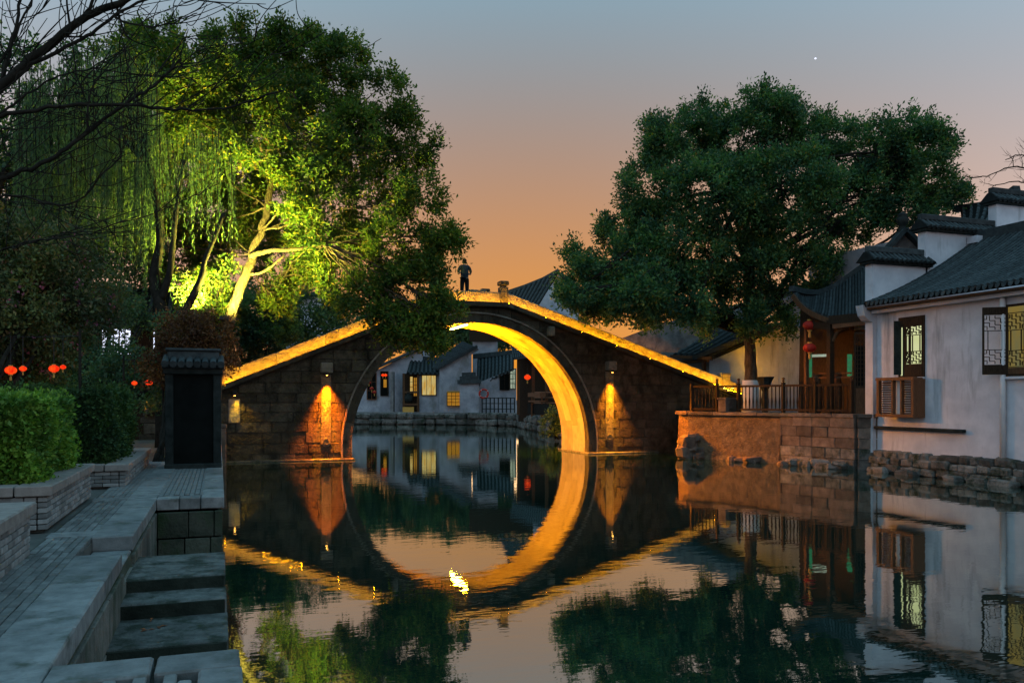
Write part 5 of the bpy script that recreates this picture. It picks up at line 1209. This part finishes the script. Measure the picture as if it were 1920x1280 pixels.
# embankment stones along the far water line
emb = fthing('far_embankment', 'low stone embankment wall along the far bend of the canal', 'wall', 900, 77, 0)
ed = [wdp(u, 0, d) for u, d in ((1085, 46), (1050, 54), (1005, 63), (968, 73.5), (900, 77), (800, 78.5), (660, 79.5), (600, 80.5))]
for i in range(len(ed) - 1):
    a, c = ed[i], ed[i + 1]; ln = (c - a).xy.length; s_ = 0; ang = math.atan2(c.y - a.y, c.x - a.x)
    while s_ < ln:
        w_ = random.uniform(.9, 1.7)
        for z_ in (.0, .55):
            q = a.lerp(c, min(1, (s_ + w_ / 2) / ln)); hh_ = .54 if z_ < .3 else random.uniform(.35, .62); block('stone', (q.x - .25 * random.random(), q.y - .1 - .4 * random.random(), z_ + hh_ / 2), (w_ - .02, .6, hh_), 'rubble_stone', emb, ang, .06, .05)
        s_ += w_
# roof showing above the bridge
hH = fthing('ridge_house', 'dark roofed house with white gable rising behind the bridge crest', 'house', 1010, 72)
A = wdp(955, 546, 74); B = wdp(1046, 510, 71)
tile_roof(hH, wdp(930, 592, 72), wdp(1000, 585, 69.5), A, B, .4, .1, 8, .11, True)
b = MB(); P_ = [wdp(952, 548, 74), wdp(985, 537, 73), wdp(1020, 523, 72), wdp(1047, 508, 71)]
for i in range(3): b.bar(P_[i], P_[i + 1], .3, .3)
b.build('ridge', 'roof_tile', hH)
vwall([(1000, 640, 69.6), (1085, 640, 69.6), (1085, 545, 71), (1047, 515, 71), (1000, 586, 69.6)], 'old_shaded_plaster', .5, 'gable_wall', hH)
b = MB(); b.bar(wdp(1046, 511, 70.9), wdp(1090, 548, 70.9), .4, .22); b.build('verge', 'roof_tile', hH)
vwall([(880, 640, 76), (1000, 640, 76), (1000, 590, 76), (880, 590, 76)], 'dark_wood', .4, 'front_wall', hH)
t4 = thing('background_tree', 'dark tree crowded behind the tiled roofs beyond the arch', 'tree', tuple(wdp(985, 0, 92).xy) + (1.1,)); lbv = lobes_uv([(960, 630, 34, 92), (1000, 610, 45, 91), (1050, 620, 45, 88), (780, 610, 40, 95), (850, 605, 45, 95), (720, 620, 50, 95), (800, 640, 40, 93), (900, 620, 45, 94), (680, 640, 35, 94), (930, 600, 40, 93)])
P, D, C = crown_points(lbv, 16, 6, 1.2, 14); leaf_mesh('crown', P, .32, 'leaf_evergreen', t4, D, .5, .4); mb = MB(); limb(mb, [Vector(t4.location), wdp(985, 680, 92), lbv[1][0]], .3, .1, 7); mb.build('trunk', 'dark_bark', t4)
# ------------------------------------------------------------------ person on the bridge
pz = 6.655; px, py = 9.98, 34.3
pe = thing('person', 'person in dark shirt and trousers standing on the bridge crest facing away', 'person', (px, py, pz))
def skin(name, verts, edges, radii, mt, root=0, sub=1):
    me = bpy.data.meshes.new(name); me.from_pydata(verts, edges, []); me.materials.append(M[mt]); o = link(name, me, pe)
    me.attributes; sk = o.modifiers.new('skin', 'SKIN'); sv = me.skin_vertices[0].data if me.skin_vertices else None
    if sv is None:
        bpy.context.view_layer.objects.active = o; 
    sv = me.skin_vertices[0].data
    for i, r in enumerate(radii): sv[i].radius = (r, r) if not isinstance(r, tuple) else r
    sv[root].use_root = True; sk.use_smooth_shade = True
    s2 = o.modifiers.new('sub', 'SUBSURF'); s2.levels = sub; s2.render_levels = sub; return o
V = [(0, 0, .98), (0, 0, 1.15), (0, .01, 1.34), (0, .01, 1.46), (0, .02, 1.53), (0, .03, 1.60), (0, .035, 1.70), (0, .03, 1.765)]; R = [(.16, .11), (.16, .11), (.18, .12), (.13, .09), .055, .07, .088, .055]; Eg = [(i, i + 1) for i in range(7)]
for s_ in (-1, 1):
    b = len(V); V += [(s_ * .19, .01, 1.43), (s_ * .265, .0, 1.28), (s_ * .275, .03, 1.13), (s_ * .17, .22, 1.20), (s_ * .10, .30, 1.26)]; R += [.07, .05, .046, .036, .028]; Eg += [(3, b), (b, b + 1), (b + 1, b + 2), (b + 2, b + 3), (b + 3, b + 4)]
    hb_ = b + 4
    for k in range(5):
        f0 = len(V); an = -.5 + k * .25; ln = (.05, .075, .08, .075, .06)[k]
        V += [(s_ * (.10 - .01 * k), .33 + .01 * abs(k - 2), 1.24 + .018 * k), (s_ * (.07 - .008 * k), .33 + ln * .6, 1.25 + .02 * k)]; R += [.010, .009]; Eg += [(hb_, f0), (f0, f0 + 1)]
    b = len(V); V += [(s_ * .10, 0, .90), (s_ * .115, .02, .50), (s_ * .12, -.01, .09), (s_ * .13, .13, .04)]; R += [.10, .068, .045, .04]; Eg += [(0, b), (b, b + 1), (b + 1, b + 2), (b + 2, b + 3)]
try:
    skin('body', V, Eg, R, 'skin')
    SV = [(0, 0, .84), (0, 0, 1.15), (0, .01, 1.34), (0, .01, 1.50)]; SR = [(.2, .15), (.19, .14), (.215, .15), (.12, .10)]; SE = [(0, 1), (1, 2), (2, 3)]
    for s_ in (-1, 1):
        b = len(SV); SV += [(s_ * .20, .01, 1.43), (s_ * .268, .0, 1.28), (s_ * .278, .02, 1.17)]; SR += [.085, .068, .066]; SE += [(3, b), (b, b + 1), (b + 1, b + 2)]
    skin('shirt', SV, SE, SR, 'shirt')
    TV = [(0, 0, 1.08)]; TR = [(.178, .125)]; TE = []
    for s_ in (-1, 1):
        b = len(TV); TV += [(s_ * .10, 0, .88), (s_ * .115, .02, .50), (s_ * .12, -.01, .08)]; TR += [.118, .09, .075]; TE += [(0, b), (b, b + 1), (b + 1, b + 2)]
    skin('trousers', TV, TE, TR, 'trousers')
except Exception as ex: print('SKIN FAIL', ex)
hm = MB(); hm.lathe([(.06, -.11), (.085, -.06), (.097, 0), (.09, .06), (.06, .095), (.01, .11)], (px, py + .02, pz + 1.70), 14); hm.build('hair', 'hair', pe, smooth=True)
for s_ in (-1, 1): b = MB(); b.bar((px + s_ * .125, py - .05, pz + .05), (px + s_ * .13, py + .2, pz + .045), .09, .09); b.build('shoe', 'trousers', pe, bevel=.02)
# ------------------------------------------------------------------ left bank background
th_ = thing('tea_house', 'long dark timber tea house with white lit windows behind the willow', 'house', tuple(wdp(200, 0, 31).xy) + (WZ,))
vwall([(-250, 860, 31), (325, 860, 31), (325, 600, 31), (-250, 600, 31)], 'dark_wood', 4, 'wall', th_)
tile_roof(th_, wdp(-260, 606, 30.2), wdp(340, 606, 30.2), wdp(-230, 540, 33), wdp(350, 540, 33), .35, .1, 8, .09, True)
uvwin(th_, 192, 246, 617, 664, 30.9, 'window_white', 'dark_wood', (5, 3)); uvwin(th_, 288, 309, 617, 690, 30.9, 'window_white', 'dark_wood', (2, 5))
for k, (u, v, d, r, lab) in enumerate(((20, 694, 13.9, .095, 'large lit red lantern glowing in the shrubs above the bright hedge'), (43, 691, 14.0, .06, 'small lit red lantern close beside the large one above the bright hedge'), (101, 691, 14.1, .085, 'lit red lantern hanging alone above the bright hedge end'), (118, 688, 14.1, .05, 'tiny lit red lantern beside the lone one above the bright hedge end'), (252, 718, 20.3, .07, 'tiny lit red lantern low behind the dark hedge'), (279, 717, 20.6, .09, 'small lit red lantern low between the dark hedge and the pier'))):
    lantern(lab, tuple(wdp(u, v, d)), r, 'lantern_red_lit', cord=.5)
ww = thing('white_house', 'white walled house partly hidden by foliage beyond the bridge ramp', 'house', tuple(wdp(600, 0, 60).xy) + (WZ,))
vwall([(520, 760, 60), (630, 760, 60), (630, 552, 60), (610, 545, 60), (520, 575, 60)], 'plaster', 2, 'wall', ww)
b = MB(); b.bar(wdp(510, 578, 59.8), wdp(612, 543, 59.8), .6, .25); b.bar(wdp(612, 543, 59.8), wdp(638, 553, 59.8), .6, .25); b.build('verge', 'roof_tile', ww)
# bright planet in the evening sky
pl = wdp(1529, 110, 1500); tag(MB().lathe([(.3, -1.6), (1.5, -1.0), (1.9, 0), (1.5, 1.0), (.3, 1.6)], pl, 12).build('evening_star', 'window_white'), 'tiny bright evening star in the dusk sky', 'star')
# thin wires on poles that carry the small lanterns
for (ua, ub, d, zt, lab) in ((-30, 150, 14.0, 3.47, 'thin dark wire on two poles carrying red lanterns behind the bright hedge'), (232, 306, 20.45, 3.37, 'short dark wire on two poles carrying red lanterns beside the pier')):
    wl = thing('lantern_line', lab, 'wire', tuple(wdp((ua + ub) / 2, 0, d).xy) + (WZ,)); A = wdp(ua, 0, d); B = wdp(ub, 0, d)
    for q in (A, B): MB().tube([(q.x, q.y, WZ - .1), (q.x, q.y, zt + .12)], [.03, .022], 8).build('pole', 'dark_bark', wl)
    MB().tube([(A.x, A.y, zt), ((A.x + B.x) / 2, (A.y + B.y) / 2, zt - .02), (B.x, B.y, zt)], .006, 5).build('wire', 'dark_metal', wl)
